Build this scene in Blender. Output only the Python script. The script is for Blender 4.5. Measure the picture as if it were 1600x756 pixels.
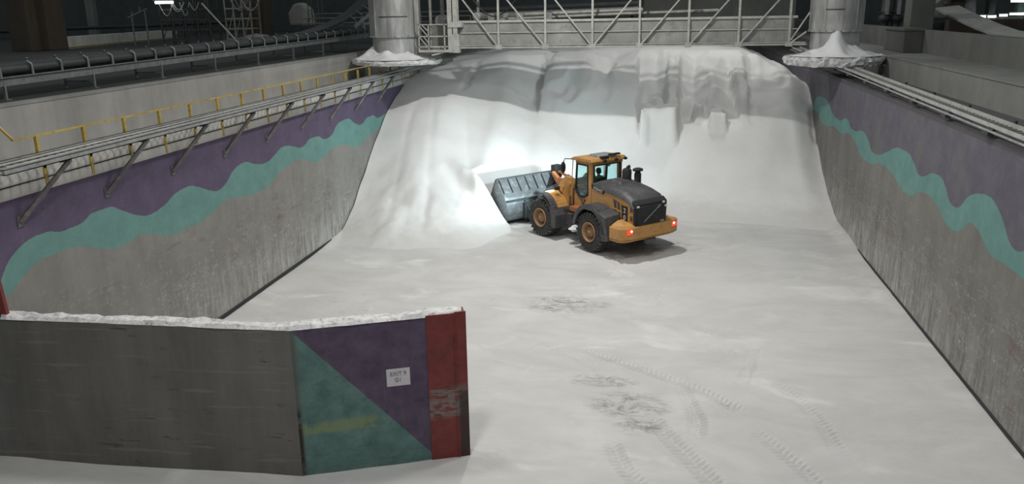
import bpy, bmesh, math, random
import numpy as np
from mathutils import Vector, Matrix, Euler
for o in list(bpy.data.objects): bpy.data.objects.remove(o)
sc = bpy.context.scene; col = sc.collection
# ------------------------------------------------------------------ camera
F = 1300.0; CAMZ = 10.7
_d = Vector((.0178, 1, .2783)).normalized()          # world down, in image axes
_y = Vector((234, -366, 1300)).normalized(); _y = (_y - _d * _y.dot(_d)).normalized()
_z = -_d; _x = _y.cross(_z)
if _x.x < 0: _x = -_x
def img2world(v): return Vector((_x.dot(v), _y.dot(v), _z.dot(v)))
cam_d = bpy.data.cameras.new('camera'); cam = bpy.data.objects.new('camera', cam_d); col.objects.link(cam)
cam_d.lens = F / 1600 * 36; cam_d.sensor_width = 36; cam_d.clip_end = 500
m = Matrix.Identity(4)
for i, v in enumerate((Vector((1, 0, 0)), Vector((0, -1, 0)), Vector((0, 0, -1)))):
    w = img2world(v)
    for r in range(3): m[r][i] = w[r]
m[2][3] = CAMZ; cam.matrix_world = m; sc.camera = cam
def at(px, py, ax, v):
    """world point on the plane ax = v seen at a photo pixel (used to survey the place)"""
    r = img2world(Vector((px - 800, py - 378, F))); i = 'xyz'.index(ax)
    t = (v - (CAMZ if i == 2 else 0)) / r[i]
    return Vector((r.x * t, r.y * t, CAMZ + r.z * t))
# ------------------------------------------------------------------ world, lights, exposure
sc.view_settings.view_transform = 'Standard'; sc.view_settings.look = 'None'
sc.view_settings.exposure = 0.0; sc.view_settings.gamma = 1
wd = bpy.data.worlds.new('world'); sc.world = wd; wd.use_nodes = True
wd.node_tree.nodes['Background'].inputs[0].default_value = (.88, .97, 1.0, 1)
wd.node_tree.nodes['Background'].inputs[1].default_value = .16
def area(name, loc, power, size, color=(1, 1, 1), aim=(0, 0, -1), spread=math.pi):
    l = bpy.data.lights.new(name, 'AREA'); l.energy = power; l.size = size; l.color = color; l.shape = 'DISK'; l.spread = spread
    o = bpy.data.objects.new(name, l); col.objects.link(o); o.location = loc
    o.rotation_euler = Vector(aim).to_track_quat('-Z', 'Y').to_euler(); return o
area('high_bay_lamp', (-5, 35.5, 19), 2000, .8, (1, .985, .95), (0, .12, -1))
area('high_bay_lamp', (2, 24, 19), 900, 2.0, (1, .97, .93))
area('high_bay_lamp', (-9, 20, 19), 700, 2.0, (1, .97, .93))
area('high_bay_lamp', (-5, 10, 19), 1150, 2.0, (1, .97, .93))
area('high_bay_lamp', (4, 57, 19), 650, 1.2, (1, .97, .93))  # unseen lamp added behind the bridge to bring out relief on the pile crest
area('high_bay_lamp', (-36, 52, 17), 260, 1.0, (1, .93, .82))
# ------------------------------------------------------------------ materials
MATS = {}
class NT:
    def __init__(s, name):
        s.m = bpy.data.materials.new(name); s.m.use_nodes = True; s.t = s.m.node_tree; s.t.nodes.clear()
        s.out = s.n('ShaderNodeOutputMaterial'); s.b = s.n('ShaderNodeBsdfPrincipled'); s.l(s.b.outputs[0], s.out.inputs[0])
        s.geo = s.n('ShaderNodeNewGeometry'); s.tc = s.n('ShaderNodeTexCoord'); MATS[name] = s.m
    def n(s, k, **a):
        x = s.t.nodes.new(k)
        for q, v in a.items(): setattr(x, q, v)
        return x
    def l(s, a, b): s.t.links.new(a, b)
    def mapv(s, src, scale=(1, 1, 1), loc=(0, 0, 0)):
        x = s.n('ShaderNodeMapping'); s.l(src, x.inputs[0]); x.inputs['Scale'].default_value = scale; x.inputs['Location'].default_value = loc; return x.outputs[0]
    def noise(s, v, scale, detail=5, rough=.6, dist=0):
        x = s.n('ShaderNodeTexNoise'); s.l(v, x.inputs['Vector']); x.inputs['Scale'].default_value = scale
        x.inputs['Detail'].default_value = detail; x.inputs['Roughness'].default_value = rough; x.inputs['Distortion'].default_value = dist; return x.outputs[0]
    def ramp(s, f, stops, interp='LINEAR'):
        x = s.n('ShaderNodeValToRGB'); s.l(f, x.inputs[0]); e = x.color_ramp.elements; x.color_ramp.interpolation = interp
        while len(e) < len(stops): e.new(.5)
        for i, (p, c) in enumerate(stops):
            e[i].position = p
            if not hasattr(c, '__len__'): c = (c, c, c)
            e[i].color = (*c, 1)
        return x.outputs[0]
    def mix(s, f, a, b, mode='MIX'):
        x = s.n('ShaderNodeMix', data_type='RGBA', blend_type=mode)
        for i, v in ((0, f), (6, a), (7, b)):
            if hasattr(v, 'is_linked') or isinstance(v, bpy.types.NodeSocket): s.l(v, x.inputs[i])
            elif i == 0: x.inputs[0].default_value = v
            else: x.inputs[i].default_value = (*v, 1) if hasattr(v, '__len__') else (v, v, v, 1)
        return x.outputs[2]
    def math(s, op, a, b=None, c=None):
        x = s.n('ShaderNodeMath', operation=op)
        for i, v in enumerate((a, b, c)):
            if v is None: continue
            if isinstance(v, bpy.types.NodeSocket): s.l(v, x.inputs[i])
            else: x.inputs[i].default_value = v
        return x.outputs[0]
    def step(s, v, lo, hi):
        x = s.n('ShaderNodeMapRange', interpolation_type='SMOOTHSTEP'); s.l(v, x.inputs[0])
        x.inputs[1].default_value = lo; x.inputs[2].default_value = hi; return x.outputs[0]
    def bump(s, h, strength=.3, dist=.02):
        x = s.n('ShaderNodeBump'); s.l(h, x.inputs['Height']); x.inputs['Strength'].default_value = strength; x.inputs['Distance'].default_value = dist
        s.l(x.outputs[0], s.b.inputs['Normal'])
    def fin(s, c, rough=.8, metal=0):
        if isinstance(c, bpy.types.NodeSocket): s.l(c, s.b.inputs['Base Color'])
        else: s.b.inputs['Base Color'].default_value = (*c, 1)
        if isinstance(rough, bpy.types.NodeSocket): s.l(rough, s.b.inputs['Roughness'])
        else: s.b.inputs['Roughness'].default_value = rough
        s.b.inputs['Metallic'].default_value = metal; return s.m
def simple(name, c, rough=.6, metal=0, var=.25, scale=3, dirt=None, obj=True, bump=0):
    k = NT(name); v = k.tc.outputs['Object'] if obj else k.geo.outputs['Position']
    n = k.noise(v, scale, 6, .65)
    lo = tuple(x * (1 - var) for x in c); hi = tuple(min(1, x * (1 + var)) for x in c)
    cc = k.ramp(n, [(.3, lo), (.7, hi)])
    if dirt:
        n2 = k.noise(v, scale * 2.3, 8, .7, .5); cc = k.mix(k.ramp(n2, [(.52, 0), (.68, 1)]), cc, dirt)
    if bump: k.bump(n, bump, .03)
    return k.fin(cc, rough, metal)
# salt
def salt(name, c=(.80, .80, .79), floor=False):
    k = NT(name); P = k.geo.outputs['Position']
    a = k.noise(P, .35, 6, .6); cc = k.ramp(a, [(.32, tuple(x * .9 for x in c)), (.66, c)])
    if floor:
        s = k.mapv(P, (.6, 1.1, 1)); b = k.noise(s, .5, 9, .68, .8)
        cc = k.mix(k.ramp(b, [(.40, 0), (.66, .6)]), cc, (.50, .495, .48))
        q = k.noise(k.mapv(P, (1, 1.6, 1)), 1.1, 9, .78, .8); r = k.noise(P, .13, 3, .5)
        msk = k.math('MULTIPLY', k.ramp(q, [(.55, 0), (.68, 1)]), k.ramp(r, [(.52, 0), (.62, 1)]))
        cc = k.mix(k.math('MULTIPLY', msk, .42), cc, (.36, .35, .34))
        w = k.noise(k.mapv(P, (.6, 1.0, 1), (7, 3, 0)), .42, 5, .6, .8)
        cc = k.mix(k.ramp(w, [(.57, 0), (.72, .75)]), cc, (.82, .82, .81))
        for (x0, y0, rx, ry) in ((-.6, 21.5, 1.3, .85), (-3.2, 29.5, 1.8, 1.2), (-1.5, 23.0, 1.2, .5), (0.0, 38.0, 2.4, 1.3), (-.3, 20.3, .7, .6)):
            sx = k.n('ShaderNodeSeparateXYZ'); k.l(P, sx.inputs[0])
            dx = k.math('DIVIDE', k.math('SUBTRACT', sx.outputs[0], x0), rx); dy = k.math('DIVIDE', k.math('SUBTRACT', sx.outputs[1], y0), ry)
            rr = k.math('ADD', k.math('MULTIPLY', dx, dx), k.math('MULTIPLY', dy, dy))
            q2 = k.noise(k.mapv(P, (1, 2.2, 1), (x0, 0, 0)), 1.7, 9, .8, 1.0)
            mk = k.math('MULTIPLY', k.step(rr, 1.3, .1), k.ramp(q2, [(.46, 0), (.6, 1)]))
            cc = k.mix(k.math('MULTIPLY', mk, .8), cc, (.22, .215, .21))
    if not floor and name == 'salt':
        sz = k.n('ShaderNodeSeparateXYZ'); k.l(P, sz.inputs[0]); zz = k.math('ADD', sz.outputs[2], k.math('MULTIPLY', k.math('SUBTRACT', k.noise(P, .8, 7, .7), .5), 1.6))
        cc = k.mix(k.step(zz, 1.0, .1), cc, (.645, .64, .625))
    g = k.noise(P, 14, 5, .7); g2 = k.noise(P, 2.2, 5, .6)
    k.bump(k.math('ADD', k.math('MULTIPLY', g, .25), g2), .35, .06)
    return k.fin(cc, .9)
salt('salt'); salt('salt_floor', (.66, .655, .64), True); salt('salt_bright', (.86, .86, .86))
k = NT('salt_crust'); n = k.noise(k.geo.outputs['Position'], 5, 9, .75, .6)
k.bump(n, .8, .08); k.fin(k.ramp(n, [(.33, .3), (.46, .7), (.6, .86)]), .95)

def conc(name, c, streak=.5, dust=False, mural=None, horiz=False):
    k = NT(name); P = k.geo.outputs['Position']
    n = k.noise(P, .7, 8, .65); cc = k.ramp(n, [(.3, tuple(x * .78 for x in c)), (.7, tuple(x * 1.18 for x in c))])
    sx = k.n('ShaderNodeSeparateXYZ'); k.l(P, sx.inputs[0]); Y, Z = sx.outputs[1], sx.outputs[2]
    v = k.noise(k.mapv(P, (1.0, 1.0, .16)), .9, 7, .7); cc = k.mix(streak, cc, k.ramp(v, [(.3, tuple(x * .6 for x in c)), (.62, tuple(x * 1.25 for x in c))]))
    if horiz:      # dark horizontal tears and stains in the board-marked concrete
        h = k.noise(k.mapv(P, (.8, .8, 4.5)), 1.5, 6, .65)
        cc = k.mix(k.math('MULTIPLY', k.ramp(h, [(.60, 0), (.655, .8)]), k.ramp(k.noise(P, .5, 3, .5), [(.45, 0), (.58, 1)])), cc, tuple(x * .32 for x in c))
        h = k.noise(k.mapv(P, (.5, .5, 7), (3, 1, 2)), 1.1, 4, .5)
        cc = k.mix(k.ramp(h, [(.60, 0), (.66, .5)]), cc, tuple(x * 1.5 for x in c))
    br = None
    if mural:
        top, bot, teal, purp, ztop, wear_shade, Y0, YR = mural
        def curve(pts):
            u = k.math('DIVIDE', k.math('SUBTRACT', Y, Y0), YR); x = k.n('ShaderNodeFloatCurve'); k.l(u, x.inputs[1]); cu = x.mapping.curves[0]
            pts = sorted(pts); q = [((a - Y0) / YR, b / 8) for a, b in pts]
            cu.points[0].location = (0, q[0][1]); cu.points[1].location = (1, q[-1][1])
            for a, b in q[1:-1]: cu.points.new(a, b)
            cu.points[0].location = q[0]; cu.points[len(cu.points) - 1].location = q[-1]
            for p_ in cu.points: p_.handle_type = 'AUTO_CLAMPED'
            x.mapping.extend = 'HORIZONTAL'; x.mapping.update(); return k.math('MULTIPLY', x.outputs[0], 8)
        pn = k.noise(P, 1.4, 8, .7); wob = k.math('MULTIPLY', k.math('SUBTRACT', k.noise(P, 9, 3, .6), .5), .05)
        tz, bz = curve(top), curve(bot); Zw = k.math('ADD', Z, wob)
        def shade(c, lo=.8, hi=1.2): return k.ramp(pn, [(.3, tuple(x * lo for x in c)), (.7, tuple(x * hi for x in c))])
        # bare strip of old render along the lower lip of the teal band, dark flaked patches
        pur = shade(purp); fade = k.noise(k.mapv(P, (1, .35, .22), (4, 0, 0)), 1.3, 7, .7)
        pur = k.mix(k.ramp(fade, [(.62 - wear_shade, 0), (.80 - wear_shade, .85)]), pur, tuple(x * .8 for x in c) if wear_shade > .05 else tuple(x * 1.45 for x in purp))
        inb = k.math('MULTIPLY', k.math('GREATER_THAN', Zw, bz), k.math('LESS_THAN', Zw, ztop))
        up = k.math('MULTIPLY', k.math('GREATER_THAN', Zw, tz), k.math('LESS_THAN', Zw, ztop))
        tl = shade(teal, .85, 1.15)
        cc = k.mix(k.math('MULTIPLY', inb, .93), cc, tl); cc = k.mix(k.math('MULTIPLY', up, .95), cc, pur)
        if wear_shade > .05:
            cc = k.mix(k.math('MULTIPLY', k.math('GREATER_THAN', Zw, ztop), .9), cc, (.075, .07, .075))  # shade under the cable tray painted as a dark band above the mural
        # scratches
        sc1 = k.noise(k.mapv(P, (1, .55, 2.2)), 1.5, 9, .75, 1.2); sc2 = k.noise(k.mapv(P, (1, 1.2, .8), (5, 5, 5)), 2.4, 5, .6, 2.5)
        low = k.step(Z, 4.5, 1.5)
        ridge = k.ramp(sc2, [(.48, 0), (.5, 1), (.52, 0)])
        cc = k.mix(k.math('MULTIPLY', k.math('MULTIPLY', ridge, k.ramp(sc1, [(.48, 0), (.6, 1)])), k.math('ADD', k.math('MULTIPLY', low, .95), .10)), cc, (.62, .6, .57))
        sc3 = k.noise(k.mapv(P, (1, .8, 1.1), (2, 8, 1)), .75, 3, .5, 3.0); r3 = k.ramp(sc3, [(.49, 0), (.5, 1), (.51, 0)])
        cc = k.mix(k.math('MULTIPLY', k.math('MULTIPLY', r3, k.ramp(k.noise(P, 1.3, 4, .6), [(.50, 0), (.56, 1)])), k.math('MULTIPLY', k.step(Z, 4.2, 2.6), .6)), cc, (.50, .49, .46))
        rust = k.noise(k.mapv(P, (1, .35, 1.5), (9, 2, 1)), .9, 8, .7, .6)
        cc = k.mix(k.math('MULTIPLY', k.ramp(rust, [(.58, 0), (.66, .7)]), k.step(Z, 5, 2.5)), cc, (.17, .12, .095))
    if dust:       # salt dust thrown up against the foot of the wall
        z0, dn = 0, k.noise(k.mapv(P, (2.5, 2.5, .35)), 2.2, 8, .75)
        hgt = k.step(Z, 2.6, .1); dm = k.math('MULTIPLY', k.ramp(dn, [(.40, 0), (.66, 1)]), hgt)
        far = k.step(Y, 18, 36); dm = k.math('MULTIPLY', dm, k.math('ADD', k.math('MULTIPLY', far, .75), .35))
        cc = k.mix(k.math('MULTIPLY', dm, .8), cc, (.60, .59, .57))
    k.bump(n, .25, .05); return k.fin(cc, .88)
TL = [(16.66, 4.43), (16.94, 4.88), (17.37, 5.17), (17.96, 5.35), (18.5, 5.37), (19.03, 5.24), (19.78, 5.25), (20.39, 5.43), (20.99, 5.43), (21.56, 5.23), (22.41, 4.86), (22.94, 4.75), (23.7, 4.85), (24.53, 5.11), (25.2, 5.17), (25.85, 5.03), (26.68, 4.72), (27.13, 4.63), (27.64, 4.74), (28.54, 5.19), (29.19, 5.28), (30.03, 5.08), (30.92, 4.95), (31.95, 5.15), (32.75, 5.33), (33.8, 5.16), (34.62, 5.01), (35.56, 5.25), (36.48, 5.21), (37.25, 4.97), (37.92, 5.0), (39.07, 5.49), (40.19, 5.55), (41.28, 5.2), (42.26, 5.0), (43.36, 5.25), (44.03, 5.25), (45.12, 5.0), (46.33, 5.08)]
BL = [(17.0, 4.21), (17.48, 4.5), (18.0, 4.7), (18.5, 4.73), (19.12, 4.73), (19.85, 4.6), (20.49, 4.34), (21.07, 4.19), (21.71, 4.18), (22.27, 4.26), (22.81, 4.16), (23.63, 3.89), (24.72, 3.79), (25.75, 3.8), (26.7, 3.96), (27.71, 4.18), (28.71, 4.06), (29.78, 3.93), (30.95, 3.95), (32.02, 4.3), (33.11, 4.5), (33.95, 4.55), (35.07, 4.35), (36.1, 4.08), (36.91, 4.13), (37.98, 4.4), (39.4, 4.38), (40.48, 4.1), (41.64, 3.95), (43.4, 4.27), (45.73, 4.46)]
TR = [(21.71, 4.73), (22.18, 4.6), (22.53, 4.67), (23.09, 5.07), (23.73, 5.4), (24.34, 5.54), (25.08, 5.45), (25.82, 5.22), (26.15, 4.95), (26.95, 4.65), (27.82, 5.03), (28.56, 5.29), (29.21, 5.25), (29.96, 5.02), (30.51, 4.91), (31.39, 5.2), (32.45, 5.44), (33.48, 5.41), (35.01, 5.01), (36.51, 4.64), (37.16, 4.6), (38.23, 4.98), (39.54, 5.22), (40.75, 5.02), (41.57, 5.02), (42.85, 5.34), (44.55, 5.04), (45.84, 5.1), (47.2, 5.45), (48.6, 5.72), (50.9, 5.6), (52.2, 4.9)]
BR = [(21.46, 4.05), (22.23, 4.08), (23.6, 4.04), (24.25, 4.26), (25.35, 4.53), (25.8, 4.3), (26.46, 3.97), (26.92, 3.93), (27.7, 4.06), (28.59, 4.35), (29.46, 4.46), (30.57, 4.31), (31.39, 3.99), (32.39, 3.97), (33.55, 4.22), (34.76, 4.39), (35.97, 4.36), (37.84, 4.05), (39.05, 4.06), (40.54, 4.52), (42.0, 4.72), (43.99, 4.47), (45.67, 4.59), (46.98, 4.41), (48.79, 4.31), (50.58, 4.73), (52.3, 4.75)]
TEAL = (.125, .275, .25); PURP = (.098, .066, .125)
conc('mural_left', (.235, .228, .212), .4, True, (TL, BL, TEAL, PURP, 6.46, 0.0, 15, 46))
conc('mural_right', (.185, .178, .165), .55, True, (TR, BR, TEAL, (.115, .098, .13), 6.92, .13, 15, 46))
conc('concrete', (.29, .285, .268), .35); conc('concrete_pale', (.50, .49, .46), .3)
conc('concrete_dark', (.085, .10, .10), .3); conc('kerb_concrete', (.75, .74, .68), .3); conc('hall_wall', (.105, .122, .118), .2); conc('concrete_mid', (.145, .15, .138), .4); conc('concrete_ledge', (.22, .225, .21), .3)
conc('concrete_brown', (.085, .070, .055), .5); conc('barrier_concrete', (.155, .148, .136), .6, horiz=True)
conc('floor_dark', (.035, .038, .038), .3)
def barrier_paint():
    # painted end bay: teal below a falling diagonal, purple above, a greenish scuffed rail line
    k = NT('barrier_paint'); P = k.geo.outputs['Position']; sx = k.n('ShaderNodeSeparateXYZ'); k.l(P, sx.inputs[0]); X, Z = sx.outputs[0], sx.outputs[2]
    n = k.noise(P, 2.0, 9, .72, .3); v = k.noise(k.mapv(P, (3, 3, .35)), 1.5, 6, .7); hz = k.noise(k.mapv(P, (.6, .6, 5)), 1.6, 6, .7)
    tl = k.ramp(n, [(.3, (.065, .135, .125)), (.68, (.15, .26, .24))]); pu = k.ramp(n, [(.3, (.062, .045, .08)), (.7, (.135, .10, .16))])
    pu = k.mix(k.ramp(v, [(.58, 0), (.72, .6)]), pu, (.13, .115, .12)); tl = k.mix(k.ramp(hz, [(.58, 0), (.68, .55)]), tl, (.06, .10, .095))
    u = k.math('DIVIDE', k.math('ADD', X, 8.05), 2.85); lim = k.math('ADD', k.math('MULTIPLY', u, -3.55), 3.6)
    cc = k.mix(k.math('GREATER_THAN', Z, lim), tl, pu)
    band = k.math('MULTIPLY', k.math('MULTIPLY', k.step(Z, 1.02, 1.12), k.step(Z, 1.42, 1.3)), k.step(X, -6.4, -6.6))
    cc = k.mix(k.math('MULTIPLY', band, k.ramp(n, [(.35, 0), (.5, .75)])), cc, (.22, .27, .13))
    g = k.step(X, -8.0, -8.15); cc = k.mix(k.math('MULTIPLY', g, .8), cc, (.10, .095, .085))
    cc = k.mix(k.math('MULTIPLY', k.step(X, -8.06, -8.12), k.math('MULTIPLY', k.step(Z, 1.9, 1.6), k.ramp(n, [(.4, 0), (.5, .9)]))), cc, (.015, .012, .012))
    k.bump(n, .5, .04); k.fin(cc, .8)
barrier_paint()
k = NT('red_steel'); P = k.geo.outputs['Position']; sx = k.n('ShaderNodeSeparateXYZ'); k.l(P, sx.inputs[0]); X, Z = sx.outputs[0], sx.outputs[2]
n = k.noise(P, 2.6, 9, .72, .5); cc = k.ramp(n, [(.3, (.12, .021, .02)), (.7, (.24, .038, .032))])
hz = k.noise(k.mapv(P, (1, 1, 4)), 3, 6, .7)
mid = k.math('MULTIPLY', k.step(Z, 1.0, 1.2), k.step(Z, 2.0, 1.75)); cc = k.mix(k.math('MULTIPLY', mid, k.ramp(hz, [(.44, 0), (.52, .85)])), cc, (.19, .19, .17))
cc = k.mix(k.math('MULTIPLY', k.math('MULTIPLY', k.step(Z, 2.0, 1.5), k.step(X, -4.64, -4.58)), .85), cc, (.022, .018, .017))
k.fin(cc, .55)
simple('steel_grey', (.30, .30, .28), .55, .3, .25, 3, (.20, .17, .13))
simple('steel_pale', (.46, .46, .43), .6, .1, .2, 2, (.34, .33, .30))
simple('galvanised', (.34, .35, .35), .5, .4, .25, 3, (.22, .2, .18))
simple('brace_steel', (.13, .125, .125), .6, .2, .35, 2, (.24, .22, .2)); simple('panel_grey', (.30, .305, .29), .6, .15, .25, .8, (.22, .22, .205))
k = NT('column_cladding'); P = k.geo.outputs['Position']
n = k.noise(k.mapv(P, (1.5, 1.5, .35)), 1.2, 7, .65); k.bump(n, .2, .04); k.fin(k.ramp(n, [(.3, (.24, .245, .245)), (.5, (.42, .42, .41)), (.7, (.66, .66, .65))]), .5, .35)
simple('yellow_rail', (.42, .31, .07), .55, 0, .3, 2, (.22, .15, .06))
simple('dark_steel', (.05, .052, .055), .55, .3, .3, 3); simple('black_rubber', (.022, .022, .024), .75, 0, .3, 5)
simple('conveyor_steel', (.19, .21, .21), .5, .3, .25, 3, (.12, .12, .11)); simple('belt', (.035, .038, .04), .6, 0, .3, 2)
simple('rust_brown', (.13, .07, .04), .8, 0, .3, 3)
simple('loader_yellow', (.52, .275, .085), .45, 0, .12, 2.2, (.38, .20, .07))
simple('loader_dark', (.062, .062, .066), .5, 0, .25, 2.5, (.12, .11, .11))
simple('tyre_rubber', (.035, .034, .034), .85, 0, .3, 4, (.13, .125, .12)); simple('tyre_lug', (.07, .068, .066), .9, 0, .5, 3, (.22, .22, .215))
simple('rim_paint', (.34, .195, .10), .6, 0, .25, 5, (.22, .15, .11))
simple('bucket_steel', (.17, .18, .185), .42, .5, .3, 1.6, (.34, .35, .35)); simple('bucket_edge', (.07, .08, .085), .5, .5, .25, 3)
simple('rusty_orange', (.33, .12, .045), .6, 0, .3, 4); simple('seat_fabric', (.012, .02, .018), .9); simple('hi_vis', (.03, .18, .05), .8, 0, .3, 6)
simple('skin', (.30, .17, .11), .6); simple('hair', (.02, .015, .012), .8); simple('trouser', (.015, .03, .03), .9)
simple('paper', (.62, .60, .62), .8, 0, .08, 3); simple('ink', (.20, .18, .19), .8); simple('white_paint', (.75, .75, .74), .6, 0, .1, 4)
simple('mirror_shell', (.02, .022, .03), .3); simple('chrome', (.6, .6, .6), .2, 1, .1); simple('hose', (.03, .03, .032), .5)
simple('teal_tarp', (.10, .16, .14), .8)
def glass():
    m = bpy.data.materials.new('cab_glass'); m.use_nodes = True; t = m.node_tree; t.nodes.clear()
    o = t.nodes.new('ShaderNodeOutputMaterial'); a = t.nodes.new('ShaderNodeBsdfTransparent'); a.inputs[0].default_value = (.86, .96, .965, 1)
    g = t.nodes.new('ShaderNodeBsdfGlossy'); g.inputs['Roughness'].default_value = .05; x = t.nodes.new('ShaderNodeMixShader'); x.inputs[0].default_value = .06
    t.links.new(a.outputs[0], x.inputs[1]); t.links.new(g.outputs[0], x.inputs[2]); t.links.new(x.outputs[0], o.inputs[0]); MATS['cab_glass'] = m
glass()
def emit(name, c, s):
    k = NT(name); k.fin(c, .4); k.b.inputs['Emission Color'].default_value = (*c, 1); k.b.inputs['Emission Strength'].default_value = s
emit('tail_red', (1, .06, .03), .8); emit('tail_hot', (1, .45, .4), 6); emit('lamp_white', (1, 1, .97), 5); emit('head_white', (.8, .95, 1), 10)
# ------------------------------------------------------------------ mesh helpers
class MB:
    def __init__(s): s.v = []; s.f = []; s.m = []; s.cur = 0; s.M = Matrix.Identity(4); s.sm = []
    def add(s, vs, fs, smooth=False):
        o = len(s.v); s.v += [s.M @ Vector(v) for v in vs]; s.f += [tuple(i + o for i in f) for f in fs]; s.m += [s.cur] * len(fs); s.sm += [smooth] * len(fs); return s
    def hexa(s, b, t):   # 4 bottom pts, 4 top pts
        return s.add(list(b) + list(t), [(3, 2, 1, 0), (4, 5, 6, 7), (0, 1, 5, 4), (1, 2, 6, 5), (2, 3, 7, 6), (3, 0, 4, 7)])
    def box(s, lo, hi):
        x0, y0, z0 = lo; x1, y1, z1 = hi
        return s.hexa([(x0, y0, z0), (x1, y0, z0), (x1, y1, z0), (x0, y1, z0)], [(x0, y0, z1), (x1, y0, z1), (x1, y1, z1), (x0, y1, z1)])
    def cbox(s, c, h, R=None, ch=0.0):   # centre, half sizes, rotation, edge chamfer on the long profile
        R = R or Matrix.Identity(3); c = Vector(c)
        if ch <= 0:
            P = [c + R @ Vector((a * h[0], b * h[1], e * h[2])) for e in (-1, 1) for a, b in ((-1, -1), (1, -1), (1, 1), (-1, 1))]
            return s.hexa(P[:4], P[4:])
        pr = [(-1, -1 + ch / h[2]), (-1 + ch / h[1], -1), (1 - ch / h[1], -1), (1, -1 + ch / h[2]), (1, 1 - ch / h[2]), (1 - ch / h[1], 1), (-1 + ch / h[1], 1), (-1, 1 - ch / h[2])]
        vs = [c + R @ Vector((a * h[0], p * h[1], q * h[2])) for a in (-1, 1) for p, q in pr]; n = 8
        return s.add(vs, [tuple(range(n))[::-1], tuple(range(n, 2 * n))] + [(i, (i + 1) % n, n + (i + 1) % n, n + i) for i in range(n)])
    def beam(s, a, b, w, h, up=(0, 0, 1)):
        a, b = Vector(a), Vector(b); d = (b - a); L = d.length; d.normalize(); up = Vector(up)
        if abs(d.dot(up)) > .99: up = Vector((0, 1, 0))
        x = d.cross(up).normalized(); z = x.cross(d); R = Matrix((x, d, z)).transposed()
        return s.cbox((a + b) / 2, (w / 2, L / 2, h / 2), R)
    def ibeam(s, a, b, w, h, t=.03, up=(0, 0, 1)):
        a, b = Vector(a), Vector(b); d = (b - a).normalized(); up = Vector(up)
        if abs(d.dot(up)) > .99: up = Vector((0, 1, 0))
        x = d.cross(up).normalized(); z = x.cross(d)
        s.beam(a, b, t, h, up); s.beam(a + z * (h / 2 - t / 2), b + z * (h / 2 - t / 2), w, t, up); return s.beam(a - z * (h / 2 - t / 2), b - z * (h / 2 - t / 2), w, t, up)
    def tube(s, pts, r, n=8, cap=True):
        pts = [Vector(p) for p in pts]; rr = r if hasattr(r, '__len__') else [r] * len(pts); rings = []; vs = []
        for i, p in enumerate(pts):
            d = (pts[min(i + 1, len(pts) - 1)] - pts[max(i - 1, 0)]).normalized(); u = Vector((0, 0, 1)) if abs(d.z) < .95 else Vector((1, 0, 0))
            x = d.cross(u).normalized(); y = d.cross(x)
            vs += [p + (x * math.cos(2 * math.pi * j / n) + y * math.sin(2 * math.pi * j / n)) * rr[i] for j in range(n)]
        fs = [(i * n + j, i * n + (j + 1) % n, (i + 1) * n + (j + 1) % n, (i + 1) * n + j) for i in range(len(pts) - 1) for j in range(n)]
        s.add(vs, fs, True)
        if cap: s.add(vs[:n], [tuple(range(n))[::-1]]); s.add(vs[-n:], [tuple(range(n))])
        return s
    def lathe(s, prof, n=32, axis='z', c=(0, 0, 0), smooth=True):
        vs = []; c = Vector(c)
        for r, h in prof:
            for j in range(n):
                a = 2 * math.pi * j / n; p = {'z': (r * math.cos(a), r * math.sin(a), h), 'y': (r * math.cos(a), h, r * math.sin(a)), 'x': (h, r * math.cos(a), r * math.sin(a))}[axis]
                vs.append(c + Vector(p))
        return s.add(vs, [(i * n + j, i * n + (j + 1) % n, (i + 1) * n + (j + 1) % n, (i + 1) * n + j) for i in range(len(prof) - 1) for j in range(n)], smooth)
    def prism(s, poly, y0, y1, axis='y'):   # polygon in the plane across `axis`, extruded y0..y1
        def P(p, y): return {'y': (p[0], y, p[1]), 'x': (y, p[0], p[1]), 'z': (p[0], p[1], y)}[axis]
        n = len(poly); vs = [P(p, y0) for p in poly] + [P(p, y1) for p in poly]
        return s.add(vs, [tuple(range(n))[::-1], tuple(range(n, 2 * n))] + [(i, (i + 1) % n, n + (i + 1) % n, n + i) for i in range(n)])
    def shell(s, line, y0, y1, t):   # a bent plate: open polyline in x/z given thickness t, extruded along y
        L = [Vector((p[0], 0, p[1])) for p in line]; off = []
        for i, p in enumerate(L):
            d = (L[min(i + 1, len(L) - 1)] - L[max(i - 1, 0)]).normalized(); off.append(p + Vector((-d.z, 0, d.x)) * t)
        for i in range(len(L) - 1):
            q = [L[i], L[i + 1], off[i + 1], off[i]]; s.hexa([(p.x, y0, p.z) for p in q], [(p.x, y1, p.z) for p in q])
        return s
    def build(s, name, mat, parent=None, bevel=0, label=None):
        if getattr(s, 'lift', 0): s.v = [Vector((v.x, v.y, v.z + max(0, v.z - .9) * s.lift)) for v in s.v]
        me = bpy.data.meshes.new(name); me.from_pydata(s.v, [], s.f); o = bpy.data.objects.new(name, me); col.objects.link(o)
        for mm in (mat if isinstance(mat, (list, tuple)) else [mat]): me.materials.append(MATS[mm])
        me.polygons.foreach_set('material_index', s.m); me.polygons.foreach_set('use_smooth', s.sm); me.update()
        bm = bmesh.new(); bm.from_mesh(me); bmesh.ops.recalc_face_normals(bm, faces=bm.faces); bm.to_mesh(me); bm.free()
        if parent: o.parent = parent
        if bevel:
            b = o.modifiers.new('bevel', 'BEVEL'); b.width = bevel; b.segments = 2; b.limit_method = 'ANGLE'; b.angle_limit = .7
        if label: o['label'] = label
        return o
def tag(o, label, cat, group=None, kind=None):
    o['label'] = label; o['category'] = cat
    if group: o['group'] = group
    if kind: o['kind'] = kind
    return o
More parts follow.
